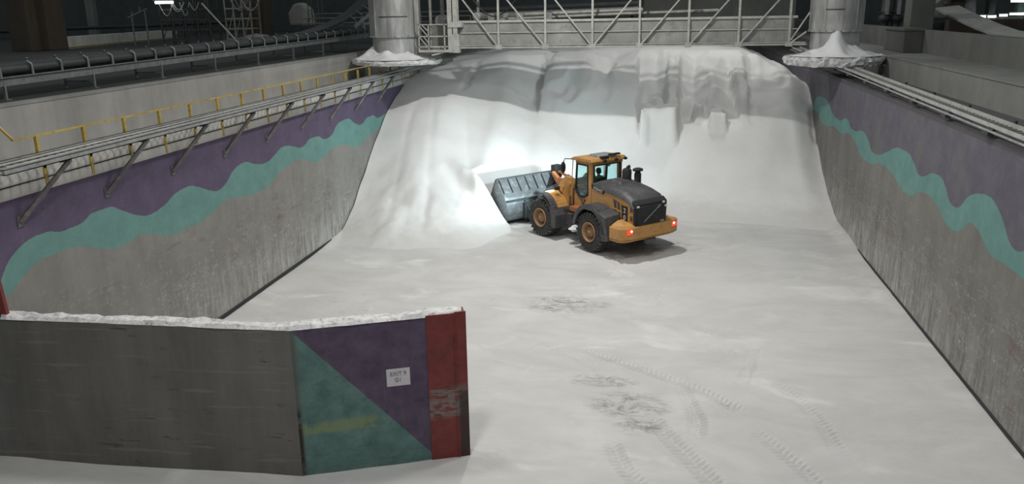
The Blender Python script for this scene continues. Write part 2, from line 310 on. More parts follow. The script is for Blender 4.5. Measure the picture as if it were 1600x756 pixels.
def empty(name, loc, rz=0): o = bpy.data.objects.new(name, None); col.objects.link(o); o.location = loc; o.rotation_euler = (0, 0, rz); return o
def struct(o, label, cat='wall'): o['kind'] = 'structure'; o['label'] = label; o['category'] = cat; return o
rnd = random.Random(4)
def grid_mesh(name, xs, ys, H, mat, smooth=True):
    nx, ny = len(xs), len(ys); X, Yg = np.meshgrid(xs, ys, indexing='ij'); V = np.stack([X, Yg, H], -1).reshape(-1, 3)
    i, j = np.meshgrid(np.arange(nx - 1), np.arange(ny - 1), indexing='ij'); a = (i * ny + j).ravel()
    Q = np.stack([a, a + ny, a + ny + 1, a + 1], 1)
    me = bpy.data.meshes.new(name); me.vertices.add(len(V)); me.vertices.foreach_set('co', V.ravel())
    me.loops.add(Q.size); me.loops.foreach_set('vertex_index', Q.ravel()); me.polygons.add(len(Q)); me.polygons.foreach_set('loop_start', np.arange(0, Q.size, 4)); me.polygons.foreach_set('loop_total', np.full(len(Q), 4))
    me.update(); me.validate(); me.polygons.foreach_set('use_smooth', [smooth] * len(Q)); me.materials.append(MATS[mat]); o = bpy.data.objects.new(name, me); col.objects.link(o); return o
def vnoise(x, y, f, seed):      # smooth value noise on arrays
    x = np.asarray(x) * f; y = np.asarray(y) * f; r = np.random.RandomState(seed).rand(257, 257)
    xi = np.floor(x).astype(int); yi = np.floor(y).astype(int); u = x - xi; v = y - yi; u = u * u * (3 - 2 * u); v = v * v * (3 - 2 * v)
    g = lambda a, b: r[a % 257, b % 257]
    return (g(xi, yi) * (1 - u) + g(xi + 1, yi) * u) * (1 - v) + (g(xi, yi + 1) * (1 - u) + g(xi + 1, yi + 1) * u) * v - .5
def fbm(x, y, f, seed, n=4): return sum(vnoise(x, y, f * 2 ** i, seed + i) * .5 ** i for i in range(n))
def sstep(a, b, x): t = np.clip((x - a) / (b - a), 0, 1); return t * t * (3 - 2 * t)
XL, XR = -15.56, 9.04
# ------------------------------------------------------------------ floor with wheel tracks
xs = np.arange(XL - .8, XR + .05, .05); ys = np.concatenate([np.arange(2, 14.2, .4), np.arange(14.2, 30, .04), np.arange(30, 47, .12)])
X, Yg = np.meshgrid(xs, ys, indexing='ij'); Hf = fbm(X, Yg, .25, 3) * .05 + fbm(X * .4, Yg, 1.2, 11) * .03
def track(pts, w, depth, dense=.17):
    """herringbone tyre print along a path on the floor"""
    global Hf
    pts = [np.array(p, float) for p in pts]; fine = []
    for i in range(len(pts) - 1):
        p0, p1, p2, p3 = pts[max(i - 1, 0)], pts[i], pts[i + 1], pts[min(i + 2, len(pts) - 1)]
        for t in np.linspace(0, 1, 14, endpoint=False): fine.append(.5 * (2 * p1 + (p2 - p0) * t + (2 * p0 - 5 * p1 + 4 * p2 - p3) * t ** 2 + (3 * p1 - p0 - 3 * p2 + p3) * t ** 3))
    fine.append(pts[-1]); s = 0; best = np.full(X.shape, 9.); S = np.zeros(X.shape); D = np.zeros(X.shape)
    for a, b in zip(fine[:-1], fine[1:]):
        d = b - a; L = np.hypot(*d)
        if L < 1e-5: continue
        d = d / L; rx, ry = X - a[0], Yg - a[1]; u = np.clip(rx * d[0] + ry * d[1], 0, L); sx, sy = rx - u * d[0], ry - u * d[1]; dist = np.hypot(sx, sy)
        side = np.sign(rx * -d[1] + ry * d[0]); k_ = dist < best; best[k_] = dist[k_]; S[k_] = (s + u)[k_]; D[k_] = (side * dist)[k_]; s += L
    msk = sstep(w / 2, w / 2 - .08, best) * sstep(0, .6, S) * sstep(s, s - .6, S)
    ph = (S + np.abs(D) * .55 + (D > 0) * dense / 2) / dense; tri = np.abs((ph % 1) - .5) * 2; Hf += msk * (sstep(.45, .75, tri) - .7) * depth * (.6 + .8 * (vnoise(X, Yg, .9, 5) + .5))
track([(-2.6, 25.6), (-1.2, 24.6), (.3, 23.6), (1.6, 22.6), (2.6, 21.4)], .55, 0.068)
track([(.9, 23.1), (1.1, 22.0), (1.3, 20.8), (1.2, 19.6)], .6, 0.068)
track([(.0, 21.0), (.5, 19.8), (1.2, 18.4), (1.8, 17.0), (2.2, 15.5)], .65, 0.081)
track([(-1.0, 19.5), (-.6, 18.2), (.0, 17.0), (.3, 15.6)], .6, 0.061)
track([(3.4, 26.5), (3.0, 24.5), (2.6, 23.0)], .5, 0.047); track([(3.7, 23.5), (4.4, 21.5), (4.7, 19.5)], .5, 0.041); track([(1.4, 28.2), (2.2, 26.6), (2.7, 25.2)], .5, 0.041)
track([(2.6, 20.6), (3.6, 18.8), (4.3, 17.0)], .5, 0.047); track([(-4.2, 26.4), (-3.0, 25.2), (-1.8, 24.0), (-.6, 22.2)], .5, 0.041); track([(-9, 15.6), (-12, 15.3), (-15, 15.4)], .5, 0.041)
track([(-3.5, 29.5), (-2.2, 31.5), (-1.4, 34.5), (-2.0, 36.8)], .6, 0.054); track([(0.2, 30), (0.6, 32), (.3, 35), (-.6, 38.2)], .6, 0.047)
msk = np.exp(-((X + .6) / 1.2) ** 2 - ((Yg - 21.6) / .9) ** 2); Hf += msk * fbm(X, Yg * 1.6, 1.6, 20) * .16
for (a, b, w_, h_) in ((-1.0, 32.5, 1.6, .07), (-2.5, 27.3, 1.3, .05), (.8, 30.8, 1.8, .05), (4.5, 21, 1.0, .04)): Hf += h_ * np.exp(-((X - a) / w_) ** 2 - ((Yg - b) / .35) ** 2)
lw = sstep(.55, .0, X - XL) * sstep(34, 40, Yg) * .25 + sstep(.8, 0, XR - X) * sstep(36, 41, Yg) * .2; Hf += lw
ff = grid_mesh('floor', xs, ys, Hf - .02, 'salt_floor'); struct(ff, 'trampled whitish grey salt covering the floor of the storage bay', 'floor')
# ------------------------------------------------------------------ the salt pile
Yk = np.array([33, 36, 38, 40, 42, 44, 46, 48, 50, 52, 54, 56, 58, 62, 70, 112.])
ST = {-15.6: [-.3, -.2, .15, 1.1, 2.4, 3.8, 5.0, 5.9, 6.6, 6.95, 7.1, 7.2, 7.2, 7.2, 7.3, 7.4],
      -12.5: [-.3, -.1, .7, 1.8, 3.0, 4.3, 5.3, 6.0, 6.6, 7.0, 7.4, 7.55, 7.5, 7.4, 7.4, 7.4],
      -9.5: [-.3, -.1, .55, 1.3, 2.2, 3.2, 4.3, 5.2, 6.0, 6.9, 7.9, 8.05, 7.9, 7.8, 7.7, 7.6],
      -7.0: [-.3, -.3, -.2, .1, .8, 1.8, 3.0, 4.2, 5.2, 6.5, 7.8, 8.05, 7.9, 7.8, 7.7, 7.6],
      -4.0: [-.3, -.3, -.3, -.3, -.2, .4, 1.6, 2.9, 4.2, 6.0, 7.7, 8.05, 8.1, 8.15, 7.7, 7.6],
      -1.0: [-.3, -.3, -.3, -.3, -.2, .3, 1.3, 2.5, 4.0, 5.8, 7.6, 8.05, 8.1, 8.15, 7.8, 7.6],
      2.5: [-.3, -.3, -.3, -.3, -.2, .35, 1.3, 2.5, 4.0, 5.9, 7.7, 8.05, 8.1, 8.1, 7.7, 7.5],
      5.5: [-.3, -.3, -.3, -.3, -.15, .5, 1.5, 2.8, 4.4, 5.9, 7.2, 7.8, 7.95, 7.8, 7.6, 7.4],
      7.6: [-.3, -.3, -.3, -.3, -.1, .5, 1.3, 2.5, 4.2, 5.9, 6.7, 7.0, 7.1, 7.1, 7.1, 7.1],
      9.1: [-.3, -.3, -.3, -.3, -.05, .35, .95, 1.9, 3.2, 4.7, 5.7, 5.95, 6.0, 6.05, 6.1, 6.15]}
KX = np.array(sorted(ST)); KZ = np.array([ST[a] for a in sorted(ST)])
def pile_h(X, Y):
    w = np.zeros_like(X)
    up = sstep(49.0, 51.5, Y) * sstep(57.0, 54.5, Y)
    # buttresses and gullies of the dug face: faceted in-out shift of the face across the bay
    tri = lambda x, p, o: np.abs(((x + o) / p) % 1 - .5) * 2
    wx = X + .35 * fbm(X, Y, .9, 44, 3); st = lambda a, b_, w=.14: sstep(a - w, a + w, wx) * sstep(b_ + w, b_ - w, wx)
    F_ = .9 * fbm(X, Y * .3, .28, 40, 3)
    F_ += 1.15 * np.clip(1 - np.abs(wx + 4.2) / 3.2, 0, 1)                          # broad smooth buttress in the middle
    F_ -= 1.5 * st(-1.25, .55) * (.55 + .45 * np.clip((.55 - wx) / 1.8, 0, 1))         # shaded recess
    F_ -= 1.3 * st(1.35, 2.9) * np.clip((2.95 - wx) / 1.0, .25, 1)                    # gully running up through the crest
    F_ -= .8 * st(3.3, 4.5) * np.clip((wx - 3.2) / 1.2, 0, 1); F_ += .5 * st(4.5, 5.2)
    F_ -= .9 * np.clip((wx + 9.6) / 2.4, 0, 1) * (wx < -7.2); F_ -= .5 * st(-11.95, -11.6, .08)
    Yw = Y + up * F_
    Yw = Yw + fbm(X, Y, .12, 31) * .9 * sstep(34, 40, Y) + fbm(X, Y, .7, 33, 3) * .5 * sstep(46, 38, Y)
    yy = np.clip(Yw, 33, 111.9); xx = np.clip(X, KX[0], KX[-1] - 1e-4)
    i = np.clip(np.searchsorted(KX, xx, 'right') - 1, 0, len(KX) - 2); u = (xx - KX[i]) / (KX[i + 1] - KX[i]); u = u * u * (3 - 2 * u)
    prof = np.array([np.interp(yy, Yk, z) for z in KZ]); I, J = np.indices(X.shape)
    z = prof[i, I, J] * (1 - u) + prof[i + 1, I, J] * u
    z += fbm(X, Y, .2, 50, 3) * .3 * sstep(.2, 1.5, z) + fbm(X, Y * .25, 1.1, 60) * .02 * sstep(.2, 1, z)
    z += up * sstep(-11, -6, X) * (np.clip(fbm(X, Y * .6, .55, 70, 3) - .12, 0, 1) * -1.6 + fbm(X, Y, 1.6, 72, 2) * .07)
    # notches worn through the crest
    for (cx, wd_, dp) in ((-2.9, 1.5, .62), (-7.0, .35, .3), (2.2, 1.0, .6), (-.2, .4, .25), (5.6, .5, .3)): z -= dp * np.clip(1 - np.abs(X + .15 * fbm(X, Y, 1.5, 81, 2) - cx) / wd_, 0, 1) * sstep(52.5, 54, Y) * sstep(59.5, 57.5, Y)
    # standing slabs left by the bucket
    for (x0, x1, y0, y1, h) in ((-1.0, 1.15, 48.7, 50.9, 4.95), (2.95, 3.8, 49.2, 50.8, 4.75), (-.35, .1, 49.8, 51.0, 5.45), (2.1, 2.5, 50.2, 51.2, 5.0)):
        e = fbm(X, Y, 1.2, 90) * .3; k_ = sstep(x0 - .1, x0 + .08, X + e) * sstep(x1 + .1, x1 - .06, X + e) * sstep(y0 - .14, y0 + .18, Y + e) * sstep(y1 + .5, y1, Y)
        z = np.where(z < h, z + (h + .25 * fbm(X, Y, 1.5, 91, 2) + .12 * (Y - y0) - z) * k_, z)
    # drag grooves down the left slope
    for (x0, sl) in ((-12.6, .18), (-10.7, .25), (-13.9, .1)): z -= .05 * np.exp(-((X - x0 - sl * (46 - Y)) / .22) ** 2) * sstep(37, 39, Y) * sstep(49, 46, Y)
    # the cut the bucket is digging
    ax = (X + 5.9) * .693 + (Y - 41.8) * -.72 if False else 0
    hx, hy = -.72, .69; s = (X + 6.3) * hx + (Y - 41.9) * hy; t = (X + 6.3) * -hy + (Y - 41.9) * hx   # s ahead, t to the machine's left
    cut = sstep(-2.15, -1.75, t) * sstep(2.05, 1.55, t) * sstep(3.0, 2.2, s)
    z = z * (1 - cut) + np.minimum(z, -.05) * cut
    # spoil ridge pushed up along the left side of the cut
    z += .45 * np.exp(-((t - 2.35) / .45) ** 2) * sstep(-1.2, .6, s) * sstep(4.5, 2.5, s)
    return z
px = np.arange(XL + .06, XR, .1); px[-1] = XR - .005; py = np.concatenate([np.arange(33.4, 58, .1), np.arange(58, 112, .6)])
PX, PY = np.meshgrid(px, py, indexing='ij'); PZ = pile_h(PX, PY)
pile = grid_mesh('salt_pile', px, py, PZ, 'salt'); tag(pile, 'huge white salt pile filling the far end of the bay below the bridge', 'salt pile')
# ------------------------------------------------------------------ side walls
def wallbox(name, lo, hi, mat, label): return struct(MB().box(lo, hi).build(name, mat), label)
b = MB(); b.box((XL - 1.72, 16.5, -.3), (XL, 112, 6.46)); b.cur = 1; b.box((XL - 1.72, 16.5, 6.46), (XL + .05, 112, 6.74)); b.box((XL - 1.72, 16.5, 6.78), (XL + .03, 112, 7.06))
struct(b.build('wall_left', ['mural_left', 'concrete_pale']), 'left bay wall painted purple over a wavy teal band above bare grey concrete')
b = MB(); b.box((XR, 4, -.3), (XR + 2.3, 112, 7.1)); struct(b.build('wall_right', ['mural_right']), 'right bay wall with worn purple paint and wavy teal band')
struct(MB().box((XL - 2.1, 12, 6), (XL - 1.74, 112, 8.43)).build('wall_left_rear', 'concrete'), 'upper grey concrete wall behind the yellow handrail')
struct(MB().box((XL - 2.1, 12, 8.43), (XL - 1.72, 112, 8.5)).build('trim_1', 'concrete_ledge'), 'pale concrete coping along the upper left wall', 'coping')
struct(MB().box((XR + 2.31, 4, 6), (XR + 4.6, 112, 8.1)).build('wall_right_rear', 'concrete_ledge'), 'upper grey concrete ledge wall behind the right cable tray')
struct(MB().box((XR + 2.27, 4, 8.1), (XR + 4.6, 112, 8.16)).build('trim_2', 'concrete_ledge'), 'pale dusty coping on the right ledge wall', 'coping')
b = MB().box((XR + 4.6, 4, 8.0), (XR + 5.15, 112, 9.32)); struct(b.build('wall_right_upper', 'concrete_mid'), 'dark grey concrete parapet above the right ledge')
struct(MB().box((XR - .04, 4.3, -.02), (XR, 41.5, .07)).build('shadow_gap_right', 'floor_dark'), 'dark strip standing for the shadow gap at the foot of the right wall', 'shadow_gap')  # shadow line between wall and floor, put in as a dark strip
struct(MB().box((XL, 16.9, -.02), (XL + .05, 37, .11)).build('shadow_gap_left', 'floor_dark'), 'dark strip standing for the shadow gap at the foot of the left wall', 'shadow_gap')  # same dark strip in place of the shadow gap, left side
b = MB(); b.box((XR + 3.65, 48.2, 8.16), (XR + 4.59, 52.2, 9.28)); b.box((XR + 3.58, 48.1, 9.28), (XR + 4.59, 52.3, 9.42))
tag(b.build('concrete_pier', 'concrete_mid', None, .03), 'square concrete pier projecting from the right parapet onto the ledge', 'pier')
struct(MB().box((-120, 12, 5.5), (XL - 2.1, 130, 8.4)).build('floor_left', 'floor_dark'), 'dark upper floor left of the bay under the conveyor', 'floor')
struct(MB().box((XR + 5.15, 4, 5.5), (90, 130, 8.4)).build('floor_right', 'floor_dark'), 'dark upper floor right of the bay', 'floor')
struct(MB().box((-130, 118, 0), (100, 119, 20)).build('wall_back', 'hall_wall'), 'dark back wall of the hall far behind the pile')
b = MB().prism([(-100, 8.4), (-100, 18), (-56, 18), (-56, 8.4)], 96, 96.5); struct(b.build('wall_back_left', 'hall_wall'), 'dark wall at the far left of the hall')
# ------------------------------------------------------------------ front barrier
def barrier():
    A, B, C = (-19.0, 16.36), (-8.17, 16.62), (-5.28, 17.86)
    def seg(p, q, t, z0, z1, m, name=None):
        p, q = Vector((*p, 0)), Vector((*q, 0)); d = (q - p).normalized(); n = Vector((-d.y, d.x, 0)) * t
        m.hexa([(v.x, v.y, z0) for v in (p, q, q + n, p + n)], [(v.x, v.y, z1) for v in (p, q, q + n, p + n)]); return m
    m = MB(); seg(A, B, .38, -.2, 3.74, m); m.cur = 1; seg(B, C, .36, -.2, 3.74, m)
    root = m.build('wall_front', ['barrier_concrete', 'barrier_paint'])
    struct(root, 'low dark concrete barrier in front with a teal and purple end bay')
    # red steel end post: front flange, web, side flange
    d = (Vector((*C, 0)) - Vector((*B, 0))).normalized(); n = Vector((-d.y, d.x, 0)); c = Vector((*C, 0)); p = MB()
    e = c + d * .66
    def plate(a, b_, th, z0=-.1, z1=3.78):
        dd = (b_ - a).normalized(); nn = Vector((-dd.y, dd.x, 0)) * th; p.hexa([(v.x, v.y, z0) for v in (a, b_, b_ + nn, a + nn)], [(v.x, v.y, z1) for v in (a, b_, b_ + nn, a + nn)])
    plate(c - d * .02 - n * .03, e - n * .03, .03); e2 = e + Vector((.27, .1, 0)); plate(e - n * .02, e2, .03, -.1, 3.8)
    plate(e - n * .06 - d * .015, e - n * .06 + d * .015, .03); plate(c + n * .36, e + n * .36, .03); plate(e - d * .03, e - d * .03 + n * .36, .03); plate(e2 - Vector((.03, 0, 0)), e2 + Vector((-.16, .36, 0)), .03)
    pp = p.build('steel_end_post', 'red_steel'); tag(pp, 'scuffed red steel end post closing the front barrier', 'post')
    # a salt crust lying along the top
    cr = MB(); path = [Vector((-15.5, 16.46, 0)), Vector((-8.17, 16.64, 0)), Vector((-4.5, 18.22, 0))]; N = []
    for a, b_ in zip(path[:-1], path[1:]):
        L = (b_ - a).length; k_ = int(L / .07)
        for i in range(k_ + (b_ is path[-1])): N.append((a + (b_ - a) * i / k_, (b_ - a).normalized()))
    W = 7; vs = []; fs = []; g = np.random.RandomState(2); s = 0
    for i, (q, dd) in enumerate(N):
        nn = Vector((-dd.y, dd.x, 0)); e0 = .03 * fbm(np.array([i * .07]), np.array([0.]), 1.5, 5)[0]
        for j in range(W):
            u = j / (W - 1); h = 3.755 + (.05 + .09 * (fbm(np.array([i * .07]), np.array([u]), 2.2, 8)[0])) * min(1, 3 * math.sin(math.pi * u) + .25) + .02 * g.rand()
            if j in (0, W - 1): h = 3.735
            vs.append(q + nn * (-.035 + e0 + u * .43) + Vector((0, 0, h)))
    for i in range(len(N) - 1):
        for j in range(W - 1): a = i * W + j; fs.append((a, a + W, a + W + 1, a + 1))
    cr.add(vs, fs); tag(cr.build('salt_crust', 'salt_crust'), 'broken white salt crust lying along the top of the front barrier', 'salt crust', None, 'stuff')
    # printed sheet
    a = Vector((*B, 0)) + d * 2.13 ; c0 = a - n * .006 + Vector((0, 0, 2.30))
    s_ = empty('paper_sign', c0 + n * 0, math.atan2(d.y, d.x)); tag(s_, 'white printed sheet reading EXIT 9 and G1 on the purple barrier', 'sign')
    MB().box((-.0, -.006, -.23), (.56, .0, .22)).build('sheet', 'paper', s_)
    for txt, x, z, h in (('EXIT 9', .28, .04, .10), ('G1', .27, -.12, .10)): text(txt, s_, (x, -.009, z), h, 'ink', 'printed_text')
    r = MB().hexa([(XL, 16.5, 3.75), (XL + .2, 16.5, 3.75), (XL + .2, 16.6, 3.75), (XL, 16.6, 3.75)], [(XL, 16.5, 5.0), (XL + .10, 16.5, 5.0), (XL + .10, 16.6, 5.0), (XL, 16.6, 5.0)]); tag(r.build('steel_corner_guard', 'red_steel'), 'narrow red steel corner guard at the near end of the left wall', 'corner guard')
def text(s, parent, loc, h, mat, name, rot=(math.pi / 2, 0, 0), sx=1.0):
    cu = bpy.data.curves.new(name, 'FONT'); cu.body = s; cu.size = h * 1.4; cu.align_x = 'CENTER'; cu.extrude = .003; tmp = bpy.data.objects.new('tmp', cu); col.objects.link(tmp)
    dg = bpy.context.evaluated_depsgraph_get(); me = bpy.data.meshes.new_from_object(tmp.evaluated_get(dg)); bpy.data.objects.remove(tmp); me.materials.clear(); me.materials.append(MATS[mat])
    o = bpy.data.objects.new(name, me); col.objects.link(o); o.parent = parent; o.location = loc; o.rotation_euler = rot; o.scale = (sx, 1, 1); return o
barrier()
# ------------------------------------------------------------------ cable trays and handrail
def tray_left():
    r = empty('cable_tray', (XL, 16.6, 7.2)); tag(r, 'long galvanised ladder cable tray braced off the top of the left wall', 'cable tray'); O = Vector((XL, 16.6, 7.2))
    def L(*p): return Vector(p) - O
    y0, y1 = 16.6, 60
    m = MB(); m.box(L(XL + .69, y0, 7.22), L(XL + .76, y1, 7.36)); m.box(L(XL + .60, y0, 7.22), L(XL + .76, y1, 7.245)); m.box(L(XL + .5, y0, 7.34), L(XL + .76, y1, 7.365)); m.build('side_rail', 'galvanised', r)
    m = MB(); m.box(L(XL - .02, y0, 7.26), L(XL + .05, y1, 7.42)); m.box(L(XL - .02, y0, 7.395), L(XL + .16, y1, 7.42)); m.build('side_rail', 'galvanised', r)
    y = y0 + .1; n = 0; m = MB()
    while y < y1:
        m.box(L(XL + .03, y, 7.29), L(XL + .7, y + .05, 7.32)); y += .3; n += 1
        if n <= 100: m.build('rung', 'galvanised', r); m = MB()
    m.build('rungs', 'galvanised', r)['kind'] = 'stuff'
    m = MB()
    for k_, (xx, rr, zz) in enumerate(((.12, .035, 7.35), (.55, .03, 7.35))):
        m.tube([L(XL + xx + .008 * math.sin(y * .7 + k_ * 2), y, zz) for y in np.arange(y0 + .3, y1, .8)], rr, 6)
    m.build('cables', 'steel_pale', r)
    for i in range(9):
        y = 17.64 + i * 3.4; m = MB(); m.beam(L(XL + .02, y, 5.84), L(XL + .70, y + 1.25, 7.2), .10, .10); m.box(L(XL, y - .08, 5.72), L(XL + .03, y + .12, 6.0))
        m.box(L(XL - .0, y + 1.18, 7.14), L(XL + .74, y + 1.28, 7.22)); m.build('brace', 'brace_steel', r)
def handrail():
    x = XL - .06; O = Vector((x, 18, 7.06)); r = empty('handrail', O); tag(r, 'yellow steel handrail running along the top of the left wall', 'handrail')
    m = MB(); m.beam(Vector((x, 17.95, 7.83)) - O, Vector((x, 60, 7.98)) - O, .05, .045); m.beam(Vector((x, 17.98, 7.83)) - O, Vector((x - 1.2, 17.98, 9.0)) - O, .05, .05); m.build('top_rail', 'yellow_rail', r)
    for i in range(23):
        y = 18.75 + 1.82 * i; m = MB(); m.box(Vector((x + .06, y - .05, 6.5)) - O, Vector((x + .13, y + .05, 7.06)) - O); m.box(Vector((x - .04, y - .045, 7.0)) - O, Vector((x + .04, y + .045, 7.83)) - O)
        m.box(Vector((x - .04, y - .045, 7.0)) - O, Vector((x + .13, y + .045, 7.08)) - O); m.build('post', 'yellow_rail', r)
    m = MB(); m.box(Vector((x - .9, 17.9, 7.06)) - O, Vector((x - .82, 17.98, 8.66)) - O); m.build('post', 'yellow_rail', r)
def tray_right():
    O = Vector((XR, 20, 7.3)); r = empty('cable_tray', O); tag(r, 'narrow ladder cable tray with twin pipes along the top of the right wall', 'cable tray')
    def L(*p): return Vector(p) - O
    y0, y1 = 10, 62
    def z(y): return 7.22 + (y - 20) * .012
    m = MB(); m.tube([L(XR - .12, y0, z(y0) + .02), L(XR - .12, y1, z(y1) + .02)], .035); m.build('lower_pipe', 'galvanised', r)
    m = MB(); m.beam(L(XR + .02, y0, z(y0) + .13), L(XR + .02, y1, z(y1) + .13), .06, .10); m.build('side_rail', 'steel_pale', r)
    m = MB(); m.beam(L(XR + .52, y0, z(y0) + .15), L(XR + .52, y1, z(y1) + .15), .05, .12); m.build('side_rail', 'steel_pale', r)
    y = y0; n = 0; m = MB()
    while y < y1:
        m.box(L(XR + .03, y, z(y) + .09), L(XR + .5, y + .06, z(y) + .12)); y += .32; n += 1
        if n <= 100: m.build('rung', 'galvanised', r); m = MB()
    m.build('rungs', 'galvanised', r)['kind'] = 'stuff'
    for i in range(14):
        y = 10.4 + 3.6 * i; m = MB(); zz = z(y); m.prism([(0, zz - .14 - O.z), (-.17, zz - .10 - O.z), (-.17, zz - .02 - O.z), (.0, zz + .1 - O.z)], y - .22 - O.y, y + .22 - O.y); m.box(L(XR - .05, y - .05, zz - .0), L(XR + .6, y + .05, zz + .08)); m.box(L(XR + .55, y - .06, zz + .0), L(XR + .62, y + .06, zz + .28)); m.build('bracket', 'dark_steel', r)
tray_left(); handrail(); tray_right()
# ------------------------------------------------------------------ round clad columns, collars and the salt on them
def column(c, rad, zb, label, seams, slot):
    r = empty('round_column', (c[0], c[1], zb)); tag(r, label, 'column')
    m = MB(); zf = 9.42 - zb
    m.lathe([(rad * .93, 0), (rad * .93, zf - .05), (rad * .93, zf)], 48); m.build('lower_sleeve', 'column_cladding', r)
    m = MB(); m.lathe([(rad * .93, zf - .05), (rad * 1.03, zf - .05), (rad * 1.03, zf + .06), (rad, zf + .06)], 48, smooth=False); m.build('flange', 'column_cladding', r)
    m = MB(); m.lathe([(rad, zf), (rad, 9.0)], 48)
    for a in np.arange(0, 2 * math.pi, math.pi / 5): m.M = Matrix.Rotation(a + .35, 4, 'Z'); m.box((rad - .02, -.03, zf), (rad + .02, .03, 9.0))
    m.M = Matrix.Identity(4); m.build('cladding', 'column_cladding', r)
    m = MB(); n = 14
    for i in range(n):
        a0, a1 = [math.radians(slot[0] + (slot[1] - slot[0]) * (i + q) / n) for q in (0, 1)]; zz = slot[2] - zb
        P = [((rad + o) * math.cos(a), (rad + o) * math.sin(a)) for a, o in ((a0, -.02), (a1, -.02), (a1, .03), (a0, .03))]; m.hexa([(*p, zz) for p in P], [(*p, zz + .05) for p in P])
    m.build('seam_strip', 'dark_steel', r)
    # bolts on the flange
    m = MB()
    for i in range(24): a = i * math.pi / 12; m.cbox(((rad * 1.03) * math.cos(a), rad * 1.03 * math.sin(a), zf), (.03, .03, .04))
    m.build('bolts', 'galvanised', r); return r
def collar(c, R, z, label, th=.0, jag=1.0):
    n = 72; g = np.random.RandomState(int(R * 100)); m = MB(); prof = [(R * .5, -.14 - th), (R * .82, -.13 - th), (R * .93, -.10 - th), (R * .97, -.08 - th * .6), (R * 1.0, -.02 - th * .3), (R * 1.0, .04), (R * .97, .09), (R * .9, .11), (R * .5, .12)]
    vs = []
    for i, (rr, h) in enumerate(prof):
        for j in range(n):
            a = 2 * math.pi * j / n; q = 1 + (.035 * (g.rand() - .5) + .03 * fbm(np.array([math.cos(a) * 3]), np.array([math.sin(a) * 3]), 1, 7)[0]) * jag * (1 if 1 < i < 8 else .2)
            vs.append((c[0] + rr * q * math.cos(a), c[1] + rr * q * math.sin(a), z + h + (g.rand() - .5) * .06 * jag * (1 if 1 < i < 8 else 0)))
    m.add(vs, [(i * n + j, i * n + (j + 1) % n, (i + 1) * n + (j + 1) % n, (i + 1) * n + j) for i in range(len(prof) - 1) for j in range(n)])
    o = m.build('dust_collar', 'salt_crust'); tag(o, label, 'collar')
    return o
def mound(c, R, z, rc, peaks, label, base=.5):
    n, k_ = 96, 26; vs = []
    for i in range(k_):
        f = i / (k_ - 1); rr = rc * .93 + (R * .985 - rc * .93) * f
        for j in range(n):
            a = 2 * math.pi * j / n; x, y = rr * math.cos(a), rr * math.sin(a)
            h = .08 + (base - .08) * (1 - f) ** 1.5
            for (pa, ph, pw) in peaks:
                da = (a - math.radians(pa) + math.pi) % (2 * math.pi) - math.pi; h += ph * math.exp(-(da * rr / pw) ** 2) * (1 - f) ** 1.6
            h += .22 * fbm(np.array([x]), np.array([y]), 1.6, 21)[0] * (1 - f * .5)
            vs.append((c[0] + x, c[1] + y, z + h if i < k_ - 1 else z + .06))
    m = MB(); m.add(vs, [(i * n + j, i * n + (j + 1) % n, (i + 1) * n + (j + 1) % n, (i + 1) * n + j) for i in range(k_ - 1) for j in range(n)], True)
    tag(m.build('salt_mound', 'salt_bright'), label, 'salt mound')
CL, CR = (-14.75, 46.6), (8.87, 46.5)
column(CL, 1.42, 8.2, 'round grey clad column above the left cable tray', 1, (-110, -45, 10.45)); column(CR, 1.30, 8.2, 'round grey clad column above the right cable tray', 1, (-125, -85, 10.45))
collar(CL, 2.52, 8.07, 'crusted round collar under the left column', .08, 1.3); collar(CR, 2.45, 8.07, 'crusted round collar under the right column', .26, 1.9)
mound(CL, 2.5, 8.13, 1.42, [(-165, .45, .7), (-98, .22, .35), (-38, .16, .4)], 'white salt heaped on the collar of the left column', .26)
mound(CR, 2.43, 8.13, 1.30, [(-97, .95, .36), (-90, .30, 1.0), (-30, .25, .6)], 'white salt peak piled against the right column', .24)
